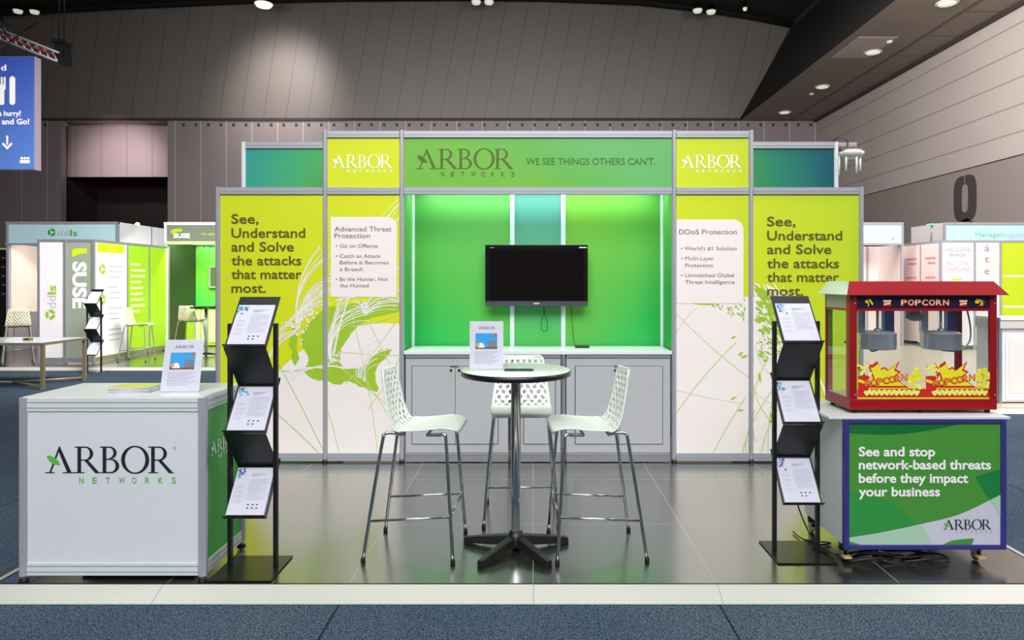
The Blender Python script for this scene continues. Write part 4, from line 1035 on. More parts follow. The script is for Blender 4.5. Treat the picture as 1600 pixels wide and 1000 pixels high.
mb = MB(); mb.box(mx0+.01, mx1-.01, my0+.02, my1-.02, bz1, bz1+.006, STEEL); mb.build('popping_tray', None, pm)
mb = MB(); rz0, rz1 = zz(461), zz(439.5)
a = [(mx0-.03, my0-.035, rz0), (mx1+.05, my0-.035, rz0), (mx1+.05, my1+.035, rz0), (mx0-.03, my1+.035, rz0)]
b = [(mx0+.012, my0+.03, rz1), (mx1-.0, my0+.03, rz1), (mx1-.0, my1-.03, rz1), (mx0+.012, my1-.03, rz1)]
mb.hexa(a+b, RED); mb.build('roof', None, pm)
mb = MB(); e_ = .003
mb.face([Vector(q_)+Vector((-e_, 0, e_*.5)) for q_ in (a[0], a[3], b[3], b[0])], mat('reflective side trim', (206, 214, 196), .25, .5))
mb.build('roof_side_trim', None, pm)
# lettering and trims on the header strip
YEL, REDI, CRM = mat('yellow print', (240, 214, 40), .5), mat('red print', (206, 34, 30), .5), mat('cream print', (250, 238, 196), .5)
def MM(l): return lambda u, v: W(u, v, ZM)+Vector((0, -l, 0))
mb = MB(); r = random.Random(9)
for k, ch_ in enumerate('POPCORN'):
    u = 1408+k*10.9; ptext(mb, ch_, u-1, u+9.6, 477.5, 10, ZM+.001, REDI, .06); ptext(mb, ch_, u, u+8.6, 476.5, 8, ZM-.0005, CRM, .0)
mb.build('lettering', None, hd)
for c_ in (1386, 1505):
    mb = MB()
    mb.face([MM(.0005)(u, v) for u, v in ((c_-6, 472), (c_+6, 470), (c_+6, 478), (c_-6, 479))], REDI); 
    for q in range(7): mb.face([MM(.001+q*.0001)(c_-5+q*1.7+1.4*math.cos(a_), 470+1.6*math.sin(a_)+(q % 2)) for a_ in range(6)], CRM)
    mb.face([MM(.0012)(u, v) for u, v in ((c_-5, 474.5), (c_+5, 473), (c_+5, 475), (c_-5, 476.5))], CRM)
    mb.build('tub_print', None, hd)
for c_ in (1359, 1531):
    mb = MB()
    for q in range(9): mb.face([MM(.0006+q*.0001)(c_+r.gauss(0, 2.4)+2.2*math.cos(a_), 472+r.gauss(0, 3)+2.2*math.sin(a_)) for a_ in range(6)], YEL if q % 3 else REDI)
    mb.build('popcorn_print', None, hd)
# decals along the bottom of the front glass
ZD = ZM+.008
def MD(l): return lambda u, v: W(u, v, ZD)+Vector((0, -l, 0))
mb = MB(); DRED = REDI; DY = mat('decal yellow', (236, 226, 30), .5); POP = mat('pale popcorn print', (236, 240, 110), .5); DO = mat('decal orange', (226, 150, 40), .5)
gx0, gx1 = 1340, 1549
mb.face([MD(.0005)(u, v) for u, v in ((gx0, 607), (gx1, 607), (gx1, 622), (gx0, 622))], DRED)
mb.face([MD(.0008)(u, v) for u, v in ((gx0, 621), (gx1, 621), (gx1, 623.3), (gx0, 623.3))], DY); mb.face([MD(.0008)(u, v) for u, v in ((gx0, 606), (gx1, 606), (gx1, 607.5), (gx0, 607.5))], DY)
for h_ in (0, 106):
    star = [(354, 566), (360, 572), (370.5, 564), (376, 576), (382, 573), (388, 578), (406, 564), (400, 577), (408, 581), (396, 590), (420, 606), (356, 606), (364, 592)]
    cxs, cys = 380, 588
    mb.face([MD(.001)(1000+u+h_, v) for u, v in star], DRED)
    mb.face([MD(.0014)(1000+cxs+(u-cxs)*.84+h_, cys+(v-cys)*.82) for u, v in star], DY)
    # striped tub with popcorn
    mb.face([MD(.0018)(u+h_, v) for u, v in ((1340, 588), (1360, 586), (1357, 607), (1341, 612))], DRED); mb.face([MD(.002)(u+h_, v) for u, v in ((1341, 592), (1353, 596), (1359, 590), (1358, 594), (1353, 600), (1341, 597))], DY)
    for q in range(22):
        u, v = 1340.5+r.random()*20, 570+r.random()*17
        mb.face([MD(.0022+q*.00005)(u+h_+2.6*math.cos(a_*PI/3), v+2.6*math.sin(a_*PI/3)) for a_ in range(6)], POP if q % 5 else DRED)
    # word across the burst
    for k, ch_ in enumerate('POPCORN'):
        u = 1352+k*9.5+h_; v = 604-k*1.6; ptext(mb, ch_, u-1, u+9, v, 10, ZD-.003, DRED, .06, 0); ptext(mb, ch_, u, u+8, v-.8, 8, ZD-.0036, DO, .02, 0)
    # popcorn heap on the right of each decal
    for q in range(34):
        u, v = 1420+r.random()*20, 574+r.random()*32
        if abs(u-1430) > 4+(v-572)*.4: continue
        mb.face([MD(.004+q*.00005)(u+h_+3.2*math.cos(a_*PI/3), v+3.2*math.sin(a_*PI/3)) for a_ in range(6)], DY if q % 4 else POP)
    for q in range(40):
        u, v = 1352+q*2.1, 613+2.6*math.sin(q*1.7)
        mb.face([MD(.003+q*.00004)(u+h_+3.0*math.cos(a_*PI/3), v+2.8*math.sin(a_*PI/3)) for a_ in range(6)], POP)
mb.build('glass_print', None, fg)
# kettles
for (px, py) in ((1371, 534), (1470, 534)):
    Zk = ZM+.16; c_ = W(px, 545, Zk); kr = 27*Zk/F if px < 1400 else 28*Zk/F
    mb = MB(); kh = 24*Zk/F
    mb.lathe([(kr*.3, 0), (kr*.96, 0), (kr, .006), (kr, kh), (kr+.006, kh+.004), (kr-.004, kh+.004), (kr*.9, kh+.012), (.012, kh+.02)], c_, STEEL, 40); kt = mb.build('kettle', None, pm)
    mb = MB(); mb.tube([c_+UZ*kh, Vector((c_.x, c_.y, zz(461)))], .008, STEEL, 10)
    mb.lathe([(.02, kh+.01), (.02, kh+.03)], c_, STEEL, 16)
    mb.build('stirrer_rod', None, kt)
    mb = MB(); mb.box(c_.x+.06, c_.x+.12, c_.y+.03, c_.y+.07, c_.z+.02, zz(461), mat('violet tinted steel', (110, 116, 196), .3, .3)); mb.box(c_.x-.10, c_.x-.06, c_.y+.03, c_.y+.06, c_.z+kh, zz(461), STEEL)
    mb.build('hanger', None, kt)
    s_ = 1 if px > 1400 else -1
    mb = MB(); mb.tube(bez([Vector((c_.x+s_*.07*(.4 if s_ < 0 else 1)+s_*.06, c_.y-.03, zz(470))), W(px+s_*46 if s_ > 0 else px-22, 510, Zk), W(px+s_*44 if s_ > 0 else px-14, 535, Zk), W(px+s_*26 if s_ > 0 else px-10, 548, Zk), W(px, 547, Zk)]), .005, mat('grey flex', (150, 160, 190), .4), 8); mb.build('flex', None, kt)
    mb = MB(); h0 = c_+Vector((-kr-.002, -.02, .45*kh)); mb.tube([h0, h0+Vector((-.045, 0, 0))], .003, STEEL, 6); mb.tube([h0+Vector((-.045, 0, 0)), h0+Vector((-.105, 0, 0))], .007, BLACKP, 8); mb.build('handle', None, kt)
c_ = W(1430, 497, ZM+.2); mb = MB(); mb.lathe([(.012, .1), (.02, .05), (.05, .0), (.04, -.015), (.01, -.02)], c_, mat('lamp glass', (190, 205, 205), .2), 20); mb.box(c_.x-.06, c_.x-.03, c_.y, c_.y+.02, c_.z, zz(461), STEEL); mb.build('warming_lamp', None, pm)

# ------------------------------------------------------------------ small fixture on the right corner of the stand
zf_ = ZN; p = W(1330, 240, zf_)
fx = thing('flood_lamp', 'small white lamp unit with hanging prongs at the top right corner of the stand', 'lamp', tuple(p))
mb = MB(); mb.lathe([(.02, -.045), (.085, -.04), (.118, -.01), (.118, .01), (.08, .03), (.02, .034)], p, WHITEP, 24); mb.build('housing', None, fx)
mb = MB(); mb.box(p.x-.11, p.x+.1, p.y-.03, p.y+.03, p.z+.034, p.z+.05, mat('rusty bracket', (150, 104, 70), .5)); mb.build('bracket', None, fx)
for (dx, dy, L) in ((-.115, .02, .21), (-.07, -.04, .17), (.02, -.07, .2), (.08, -.02, .17)):
    mb = MB(); mb.tube([p+Vector((dx*.95, dy, -.01)), p+Vector((dx, dy, -L))], .011, WHITEP, 10); mb.build('prong', None, fx)
mb = MB(); mb.tube(bez([W(1302, 221, zf_), W(1308, 216, zf_-.05), W(1320, 217, zf_-.05), W(1325, 224, zf_-.03), W(1321, 231, zf_-.02), W(1312, 233, zf_)]), .005, BLACKP, 6); mb.build('lead', None, fx)

# ------------------------------------------------------------------ hanging banner and truss
ZBn = 12.0; yb_ = ZBn+CAMY
bn = thing('hanging_banner', 'blue hanging banner with white fork, knife and arrow at upper left', 'banner', (sX(0, ZBn), yb_, sz(265, ZBn)))
BLU = grad('blue banner print', [(0, (86, 122, 196)), (1, (52, 80, 170))], (0, 0, sz(265, ZBn)), (0, 0, sz(88, ZBn)))
bx0, bx1 = sX(-130, ZBn), sX(54, ZBn)
mb = MB(); mb.box(bx0, bx1, yb_, yb_+.16, sz(265, ZBn), sz(88, ZBn), mat('grey banner side', (128, 118, 124), .6)); mb.build('box_frame', None, bn)
mb = MB(); mb.box(bx0+.003, bx1-.003, yb_-.006, yb_, sz(264.5, ZBn), sz(88.5, ZBn), BLU); bf = mb.build('printed_face', None, bn)
mb = MB(); ZBf = ZBn-.006
def MBn(l=.003): return lambda u, v: W(u, v, ZBf)+Vector((0, -l, 0))
ptext(mb, 'd', 1.5, 10, 110, 9, ZBf, WINK, .03)
ptext(mb, 'a hurry?', -2, 33, 181, 8, ZBf, WINK, .03); ptext(mb, 'o and Go!', -8, 46, 194, 8.5, ZBf, WINK, .03)
def rr_(u0, v0, u1, v1, c): return [(u0+c, v0), (u1-c, v0), (u1, v0+c), (u1, v1-c), (u1-c, v1), (u0+c, v1), (u0, v1-c), (u0, v0+c)]
mb.face([MBn()(u, v) for u, v in rr_(15, 119, 24, 164, 3)], WINK); mb.face([MBn(.0034)(u, v) for u, v in ((15, 122), (15, 145), (18, 148), (18, 122))], WINK)
for u in (-3, 1.5, 6): mb.face([MBn()(u_, v) for u_, v in rr_(u, 120, u+3, 137, 1)], WINK)
mb.face([MBn(.0034)(u, v) for u, v in rr_(-3, 132, 9, 142, 3)], WINK); mb.face([MBn(.0038)(u, v) for u, v in rr_(-1, 138, 7, 164, 2)], WINK)
mb.face([MBn()(u, v) for u, v in ((10, 212), (13, 212), (13, 226), (10, 226))], WINK); mb.face([MBn(.0034)(u, v) for u, v in ((3, 225), (5, 222.5), (11.5, 229), (18, 222.5), (20, 225), (11.5, 234))], WINK)
mb.face([MBn()(u, v) for u, v in rr_(31, 250, 47, 255, 1.5)], WINK)
for u in (32, 37, 42): mb.face([MBn(.0034)(u_, v) for u_, v in rr_(u, 245.5, u+4.5, 249, 1)], WINK)
mb.build('print', None, bf)
ZTr = 13.2
ts = thing('lighting_truss', 'slanting aluminium lighting truss hung above the blue banner', 'truss', tuple(W(40, 70, ZTr)))
A = [W(-60, 22, ZTr), W(-60, 38, ZTr)]; Bp = [W(93, 83, ZTr), W(90, 96, ZTr)]
dy = Vector((0, .28, 0))
ch_ = [(A[0], Bp[0]), (A[1], Bp[1]), (A[0]+dy, Bp[0]+dy), (A[1]+dy, Bp[1]+dy)]
mb = MB()
for a, b in ch_: mb.tube([a, b], .022, ALUD, 8)
mb.build('chord', None, ts)
mb = MB(); n = 12
for k in range(n):
    t0, t1 = k/n, (k+1)/n; L_ = lambda i, t: ch_[i][0].lerp(ch_[i][1], t)
    mb.tube([L_(0, t0), L_(1, t1)], .011, ALU, 6); mb.tube([L_(2, t1), L_(3, t0)], .011, ALU, 6); mb.tube([L_(0, t0), L_(2, t1)], .011, ALU, 6)
mb.build('lacing', None, ts)
mb = MB(); mb.tube(bez([L_(1, .1)+UZ*.02, L_(0, .45)-UZ*.1, L_(1, .7)+UZ*.08, L_(0, .95)-UZ*.08]), .02, mat('red cable', (150, 40, 34), .5), 6); mb.build('red_cable', None, ts)
mb = MB()
c0 = W(90, 63, ZTr); mb.box(c0.x-.09, c0.x+.09, c0.y-.05, c0.y+.3, c0.z-.05, c0.z+.02, BLACK)
mb.hexa([W(84, 66, ZTr), W(95, 66, ZTr), W(95, 66, ZTr)+dy, W(84, 66, ZTr)+dy, W(88, 98, ZTr), W(98, 98, ZTr), W(98, 98, ZTr)+dy, W(88, 98, ZTr)+dy], BLACK); mb.build('end_clamp', None, ts)
mb = MB()
for u in (91.5, 99.5): mb.tube([W(u+1, 88, ZTr), W(u, -220, ZTr)], .012, BLACK, 6)
mb.tube([W(2, 25, ZTr), W(10, 55, ZTr)], .03, BLACK, 6); mb.build('hoist_cable', None, ts)
for (px, lb) in ((-20, ''), ):
    mb = MB(); mb.tube([W(-20, 88, ZBn), Vector((W(-20, 88, ZBn).x, W(0, 0, ZTr).y, W(-20, 36, ZTr).z))], .012, BLACK, 6); mb.tube([W(-100, 88, ZBn), W(-100, -200, ZBn)], .012, BLACK, 6); mb.build('hanging_wire', None, bn)

# ------------------------------------------------------------------ background stands on the left
FARW = mat('far white laminate', (240, 236, 240), .4); PEACH = mat('peach board', (226, 208, 194), .5); GRYS = mat('sage grey print', (150, 158, 140), .5); SKY = mat('pale sky print', (196, 232, 242), .4)
ICON = mat('lime green ink', (150, 196, 40), .6); PALE = mat('pale grey ink', (196, 190, 196), .6)
ZL = 13.8; yl = ZL+CAMY
XE = sX(146, ZL)
platform(-16.5, -4.6, 13.25+CAMY, 13.25+CAMY+6, 'low white edged platform under the far stands on the left', DECK, .12, ())
dw = thing('display_wall', 'far display wall with a white panel, a grey panel and lime side panels', 'display wall', (XE, yl, 0))
def fpanel(x0, x1, z0, z1, y, m, parent, name='panel', th=.03):
    mb = MB(); mb.box(x0, x1, y, y+th, z0, z1, m); return mb.build(name, None, parent)
zt_, zb_ = sz(374, ZL), 0.0
a0, a1, a2 = sX(61, ZL), sX(102, ZL), XE
p1 = fpanel(a0, a1, .12, zt_-.05, yl, FARW, dw); p2 = fpanel(a1, a2, .12, zt_-.05, yl, GRYS, dw)
for x in (a0, a1, a2):
    mb = MB(); mb.box(x-.022, x+.022, yl-.022, yl+.03, 0, zt_, ALUD); mb.build('post', None, dw)
for z0, z1 in ((0.02, .12), (zt_-.05, zt_)):
    mb = MB(); mb.box(a0, a2, yl-.01, yl+.02, z0, z1, ALUD); mb.build('rail', None, dw)
mb = MB()   # turned lettering reading upwards
k = ZL/F
put_text(mb, 'dd', W(87.5, 482, ZL)+Vector((0, -.004, 0)), UZ, -UX, 20*k, 13*k, PALE, .0)
put_text(mb, 'ls', W(87.5, 460, ZL)+Vector((0, -.004, 0)), UZ, -UX, 14*k, 13*k, ICON, .03)
for q in range(3): ring(mb, W(79, 491.5, ZL)+Vector((0, -.004, 0)), 8*k, 3*k, ICON, q*2*PI/3+.25, (q+1)*2*PI/3-.1, 8)
mb.build('print', None, p1)
mb = MB(); put_text(mb, 'SUSE', W(114.5, 409, ZL)+Vector((0, -.004, 0)), -UZ, UX, 73*k, 21*k, WINK, .04)
mb.face([W(u, v, ZL)+Vector((0, -.004, 0)) for u, v in ((112, 394), (115, 389), (124, 388), (136, 388), (136, 396), (126, 397), (120, 399), (113, 402))], LIME2); mb.build('print', None, p2)
# the wall that runs back
yd = [yl, yl+1.15, yl+2.0, yl+2.85]
for k_, (m, lb) in enumerate(((FARW, 0), (LIME3, 0), (LIME3, 0))):
    mb = MB(); mb.box(XE-.03, XE, yd[k_]+.02, yd[k_+1]-.02, .12, zt_-.05, m); pp = mb.build('side_panel', None, dw)
    mb = MB(); r = random.Random(k_)
    if k_ == 0:
        mb.box(XE, XE+.003, yd[0]+.12, yd[1]-.12, zt_-.25, zt_-.06, LIME2)
        for z in (1.75, 1.08, .9): 
            pass
        for q in range(2):
            for s_ in range(3): ring(mb, Vector((XE+.003, yd[0]+.28, 1.9-q*.62)), .11, .04, ICON, s_*2*PI/3, (s_+1)*2*PI/3-.3, 6, Vector((0, 1, 0)), UZ)
        for q in range(16):
            z = 1.95-q*.11
            if q % 4 == 3: continue
            mb.box(XE, XE+.003, yd[0]+.48, yd[0]+.48+r.uniform(.25, .55), z, z+.03, PALE)
        mb.build('print', None, pp)
    elif k_ == 1:
        for q in range(9): mb.box(XE, XE+.003, yd[1]+.15, yd[1]+.15+r.uniform(.3, .6), 2.0-q*.13, 2.05-q*.13, mat('pale lime ink', (232, 240, 190), .6))
        mb.build('print', None, pp)
for k_ in range(1, 4):
    mb = MB(); mb.box(XE-.03, XE+.012, yd[k_]-.022, yd[k_]+.022, 0, zt_, ALUD); mb.build('post', None, dw)
for z0, z1 in ((0.03, .12), (zt_-.05, zt_)):
    mb = MB(); mb.box(XE-.02, XE+.008, yl+.02, yd[3], z0, z1, mat('olive rail', (120, 130, 90), .4) if z0 < .1 else ALUD); mb.build('rail', None, dw)
# ddls stand with a pale header, behind
ZH = 16.6; yh = ZH+CAMY
db = thing('display_booth', 'far booth with pale blue header and peach walls behind the lime panels', 'display booth', (sX(90, ZH), yh, 0))
x0, x1 = sX(11, ZH), sX(183, ZH)
fs = fpanel(x0, x1, sz(380, ZH), sz(350, ZH), yh, SKY, db, 'header_panel', .05)
mb = MB(); mb.box(x0-.03, x1+.03, yh-.02, yh+.06, sz(350, ZH), sz(346.5, ZH), ALU); mb.box(x0-.03, x1+.03, yh-.02, yh+.06, sz(383, ZH), sz(380, ZH), ALU); mb.build('header_frame', None, db)
mb = MB(); k = ZH/F
for q in range(3): ring(mb, W(81, 363, ZH)+Vector((0, -.004, 0)), 6.2*k, 2.4*k, mat('green ink', (70, 160, 60), .6), q*2*PI/3+.25, (q+1)*2*PI/3-.1, 8)
ptext(mb, 'dd', 90, 108, 368.5, 9.5, ZH, PALE, 0, .004); ptext(mb, 'ls', 110, 121, 368.5, 9.5, ZH, MATS['green ink'], .01, .004); mb.build('print', None, fs)
for (px) in (12, 183):
    mb = MB(); mb.box(sX(px, ZH)-.03, sX(px, ZH)+.03, yh-.01, yh+.05, 0, sz(347, ZH), ALU); mb.build('post', None, db)
mb = MB(); xx = x1+.03; mb.box(xx-.04, xx, yh+.06, yh+2.9, 2.55, sz(347, ZH), WHITE)
mb.box(xx-.0, xx+.01, yh+1.4, yh+1.46, 2.55, sz(347, ZH), ALU); mb.build('side_header', None, db)
fpanel(x0-2.0, x1, 0, 2.55, yh+2.0, PEACH, db, 'rear_wall', .04)
mb = MB(); mb.box(x0-.02, x0+.02, yh+.1, yh+2.0, 0, 2.55, PEACH); mb.build('side_wall', None, db)
mb = MB(); mb.box(sX(40, ZH), sX(40, ZH)+.04, yh+1.96, yh+2.0, 0, 2.55, ALU); mb.build('post', None, db)
mb = MB(); mb.box(x0+.1, sX(72, ZH), yh+.1, yh+.6, .0, .9, mat('pale grey board', (186, 180, 186), .5)); mb.box(x0+.08, sX(72, ZH)+.02, yh+.08, yh+.62, .9, .94, WHITE); tag(mb.build('counter'), 'pale grey counter inside the far peach walled booth', 'counter')
# starry lamp on top of the ddls stand
p = W(215, 351, 17.5)
lp = thing('clip_lamp', 'small glowing lamp clipped on top of the far booth before the dark doorway', 'lamp', tuple(p))
mb = MB(); mb.lathe([(.02, 0.06), (.05, .04), (.06, 0)], p, BLACK, 14, 'y'); mb.tube([p+Vector((0, .06, 0)), p+Vector((0, .06, -.25))], .012, BLACK, 6); mb.build('housing', None, lp)
mb = MB(); mb.lathe([(.058, -.002), (.05, -.03), (.01, -.05)], p, mat('hot lamp face', (255, 225, 190), .4, emit=(255, 214, 170), estr=12), 16, 'y'); mb.build('lens', None, lp)
# SUSE stand
ZU = 16.55; yu = ZU+CAMY
su = thing('display_booth', 'far booth with grey header and green picture wall beside the big stand', 'display booth', (sX(320, ZU), yu, 0))
x0, x1 = sX(258.5, ZU), sX(400, ZU)
fs = fpanel(x0, x1, sz(377, ZU), sz(352, ZU), yu, mat('grey green header print', (134, 142, 128), .5), su, 'header_panel', .05)
mb = MB(); mb.box(x0-.03, x1, yu-.02, yu+.06, sz(352, ZU), sz(347, ZU), FARW); mb.box(x0-.03, x1, yu-.03, yu+.06, sz(382, ZU), sz(377, ZU), mat('pale lime rail', (214, 228, 170), .4)); mb.build('header_frame', None, su)
mb = MB(); ptext(mb, 'SUSE', 271, 297, 371.5, 7, ZU, WINK, .06, .004)
mb.face([W(u, v, ZU)+Vector((0, -.004, 0)) for u, v in ((266, 363), (268, 359), (274, 357.5), (285, 358), (284, 362), (276, 363), (269, 366))], LIME2)
ptext(mb, 'We adapt. You succeed.', 314, 372, 367.5, 4, ZU, LIME2, .02, .004); mb.build('print', None, fs)
mb = MB(); mb.box(x0-.03, x0+.03, yu-.01, yu+.05, 0, sz(347, ZU), FARW); mb.build('post', None, su)
GI = grad('green picture print', [(0, (30, 190, 80)), (.6, (110, 200, 50)), (1, (90, 190, 60))], (sX(278, 17.8), 0, 1.0), (sX(330, 17.8), 0, 2.4))
ZI = 18.0
gw = fpanel(sX(277, ZI), x1+1, 1.0, 2.75, ZI+CAMY, GI, su, 'picture_wall', .04)
mb = MB(); r = random.Random(4); FR = mat('dark foliage print', (16, 50, 34), .6)
mb.face([W(u, v, ZI)+Vector((0, -.003, 0)) for u, v in ((278, 384), (283, 384), (283, 479), (278, 479))], FR)
for q in range(46):
    v = 386+q*2; L_ = r.uniform(5, 13); mb.face([W(u, vv, ZI)+Vector((0, -.004-q*.0001, 0)) for u, vv in ((282, v-1.2), (283+L_, v-2.5+r.uniform(-3, 3)), (282, v+1.2))], FR)
for q in range(24):
    u = 283+q*2.2; L_ = r.uniform(2, 6); mb.face([W(uu, vv, ZI)+Vector((0, -.006-q*.0001, 0)) for uu, vv in ((u-1, 383), (u+1.5, 384+L_), (u+2, 383))], FR)
mb.build('print', None, gw)
mb = MB(); mb.box(sX(277, ZI)-.05, sX(277, ZI), ZI+CAMY-.02, ZI+CAMY+.04, 0, 2.75, LIME2); mb.build('post', None, su)
mb = MB(); mb.box(x0-.02, x0+.02, yu+.1, ZI+CAMY, .0, 2.6, mat('dark green side', (40, 50, 28), .4)); mb.build('side_wall', None, su)
fpanel(x0-.1, sX(277, ZI)-.05, 1.0, 2.75, ZI+CAMY, MATS['dark green side'], su, 'rear_wall', .04)
cu = thing('cabinet', 'far lime cabinet row with pale doors below the green picture wall', 'cabinet', (sX(300, 17.6), 17.6+CAMY, 0))
mb = MB(); mb.box(x0+.02, x1, 17.5+CAMY, ZI+CAMY-.03, .02, .97, LIME3); mb.build('body', None, cu)
mb = MB(); mb.box(x0+.02, x1, 17.45+CAMY, ZI+CAMY-.03, .97, 1.0, mat('pale lime rail', (0, 0, 0))); mb.build('top', None, cu)
for u0, u1 in ((304, 313), (315, 325), (327, 338)):
    mb = MB(); mb.box(sX(u0, 17.5), sX(u1, 17.5), 17.48+CAMY, 17.5+CAMY, .1, .93, mat('pale lime door', (216, 228, 170), .4)); mb.build('door', None, cu)
mb = MB(); mb.box(sX(265, 17.5), sX(285, 17.5), 17.485+CAMY, 17.5+CAMY, .84, .87, FARW); mb.build('handle', None, cu)
ZTv = 17.9; mb = MB(); t = thing('television', 'far grey screen on the green picture wall, partly behind the big stand', 'television', tuple(W(334, 435, ZTv)))
mb.box(sX(326, ZTv), sX(352, ZTv), ZTv+CAMY, ZTv+CAMY+.06, sz(450, ZTv), sz(416, ZTv), mat('grey screen casing', (150, 156, 140), .4)); mb.build('casing', None, t)
mb = MB(); mb.box(sX(329, ZTv), sX(350, ZTv), ZTv+CAMY-.004, ZTv+CAMY, sz(447, ZTv), sz(418, ZTv), mat('dull green screen', (80, 110, 50), .2)); mb.build('screen', None, t)
# far bar table + stools + brochure stand
FG = 'cream bar stools of the far stands'
CREAM = mat('cream plastic', (228, 224, 190), .4)
sf = make_stool('cream perforated bar stool standing before the far lime wall', FG, CREAM, mat('thin grey tube', (170, 170, 160), .3, .7))
sf.location = (sX(214, 14.3), 14.3+CAMY, 0); sf.rotation_euler = (0, 0, .15)
dup(sf, (sX(297, 15.6), 15.6+CAMY, 0), PI/2, 'cream bar stool seen from behind at the far bar table', FG)
dup(sf, (sX(28, 13.75), 13.75+CAMY, 0), PI*.72, 'cream bar stool at the far left behind the long table', FG)
ft = thing('bar_table', 'far round bar table on a black star foot, partly behind the big stand', 'table', (sX(322, 15.2), 15.2+CAMY, 0))
c_ = (sX(322, 15.2), 15.2+CAMY, 0)
mb = MB(); mb.lathe([(.02, 1.06), (.33, 1.06), (.33, 1.09), (.02, 1.095)], c_, MATS['dark table edge'], 32); mb.build('top', None, ft)
mb = MB(); mb.lathe([(.03, .05), (.03, 1.06)], c_, ALUD, 14); mb.build('column', None, ft)
for k in range(4):
    a = k*PI/2+.4; mb = MB(); mb.tube([(c_[0], c_[1], .06), (c_[0]+.3*math.cos(a), c_[1]+.3*math.sin(a), .02)], .025, BLACK, 8, r1=.015); mb.build('leg', None, ft)
# brochure stand beside the far stands
ZQ = 13.05
fb = dup(sL, (sX(153, ZQ), ZQ+CAMY-.3, GZ), 0, 'small far black brochure stand in front of the lettered grey panel', SG)
for k, nm in enumerate(('top', 'middle', 'lower')):
    flyer('pale flyers on the %s shelf of the small far brochure stand' % nm, fb, k, .006, 0, 'flyers on the far stand')
# long table at far left
TT = thing('work_table', 'long white topped table with bronze legs at the far left', 'table', (sX(60, 10.9), 11.3+CAMY, GZ))
BRZ = mat('bronze steel', (146, 134, 104), .35, .4)
xa = sX(67, 10.81); ya, yc = 10.81+CAMY, 11.82+CAMY; zt0 = GZ+.744
mb = MB(); mb.box(xa-2.4, xa+.02, ya-.02, yc+.02, zt0-.025, zt0, mat('white glass top', (214, 226, 232), .2), .004); mb.build('top', None, TT)
mb = MB(); mb.box(xa-2.4, xa+.03, ya-.035, ya-.02, zt0-.045, zt0-.005, BRZ); mb.box(xa+.015, xa+.03, ya-.02, yc+.03, zt0-.045, zt0-.002, BRZ); mb.box(xa-2.4, xa+.03, yc+.02, yc+.035, zt0-.045, zt0-.005, BRZ); mb.build('rim', None, TT)
for y in (ya, yc):
    mb = MB(); mb.box(xa-.03, xa+.025, y-.025, y+.025, GZ, zt0-.03, BRZ, .004); mb.build('leg', None, TT)
    mb = MB(); mb.box(xa-2.35, xa-2.3, y-.025, y+.025, GZ, zt0-.03, BRZ, .004); mb.build('leg', None, TT)
    mb = MB(); mb.tube([(xa-.02, y, GZ+.05), (xa-.85, (ya+yc)/2, GZ+.05)], .02, BRZ, 8); mb.build('stretcher', None, TT)
mb = MB(); mb.tube([(xa-.85, (ya+yc)/2, GZ+.05), (xa-2.3, (ya+yc)/2, GZ+.05)], .02, BRZ, 8); mb.build('stretcher', None, TT)
for (u, lb, m, wd) in ((45, 'small dark gadget lying on the long white table', mat('yellow green gadget', (110, 110, 60), .5), .12), ):
    mb = MB(); c_ = (sX(44, 11.2), 11.2+CAMY); mb.box(c_[0]-.06, c_[0]+.06, c_[1]-.04, c_[1]+.04, zt0+.001, zt0+.04, m, .006); mb.box(c_[0]-.03, c_[0]+.03, c_[1]-.041, c_[1]-.02, zt0+.01, zt0+.03, BLACKP); tag(mb.build('gadget'), lb, 'gadget')
mb = MB(); c_ = (sX(28, 11.25), 11.25+CAMY); slab(mb, (c_[0], c_[1], zt0+.001), (.97, .2, 0), (-.2, .97, 0), UZ, .3, .21, .01, PAPER); tag(mb.build('booklet'), 'white booklet lying on the long white table', 'booklet')
# black menu screen at the very left
mb = MB(); ZV = 17.2; t = thing('notice_board', 'black board with white lines at the left edge of the view', 'board', (sX(-10, ZV), ZV+CAMY, 0))
mb.box(sX(-70, ZV), sX(8.5, ZV), ZV+CAMY, ZV+CAMY+.1, 0, sz(390, ZV), mat('black board', (30, 20, 20), .6)); f_ = mb.build('board', None, t)
mb = MB()
for q in range(5): mb.box(sX(3, ZV), sX(8, ZV), ZV+CAMY-.004, ZV+CAMY, sz(404+q*14, ZV), sz(402+q*14, ZV), PALE)
mb.build('print', None, f_)

# ------------------------------------------------------------------ background stands on the right
PKW = mat('pinkish white laminate', (246, 226, 222), .45)
ZR = 16.6; yr = ZR+CAMY; k = ZR/F
rb = thing('display_wall', 'far white lettered display wall with pink side panels behind the popcorn machine', 'display wall', (sX(1500, ZR), yr, 0))
xq = sX(1470, ZR); ztr = sz(375.5, ZR)
pw_ = fpanel(xq, sX(1522, ZR), .1, ztr-.05, yr, FARW, rb); pa = fpanel(sX(1522, ZR), sX(1562, ZR), .1, ztr-.05, yr, FARW, rb); pl = fpanel(sX(1562, ZR), sX(1680, ZR), .1, ztr-.05, yr, LIME2, rb)
for px in (1470, 1522.5, 1562.5):
    mb = MB(); mb.box(sX(px, ZR)-.025, sX(px, ZR)+.025, yr-.02, yr+.03, 0, ztr, ALU); mb.build('post', None, rb)
mb = MB(); mb.box(xq, sX(1680, ZR), yr-.012, yr+.03, ztr-.05, ztr, ALU); mb.build('rail', None, rb)
mb = MB()
PKI = mat('faded pink ink', (214, 150, 176), .6); GRI = mat('faded grey ink', (150, 146, 152), .6)
ptext(mb, "WORLD'S CENTRE", 1476, 1516, 393, 5.5, ZR, GRI, .0, .004); ptext(mb, 'MANAGER', 1483, 1509, 401, 5.5, ZR, GRI, .0, .004)
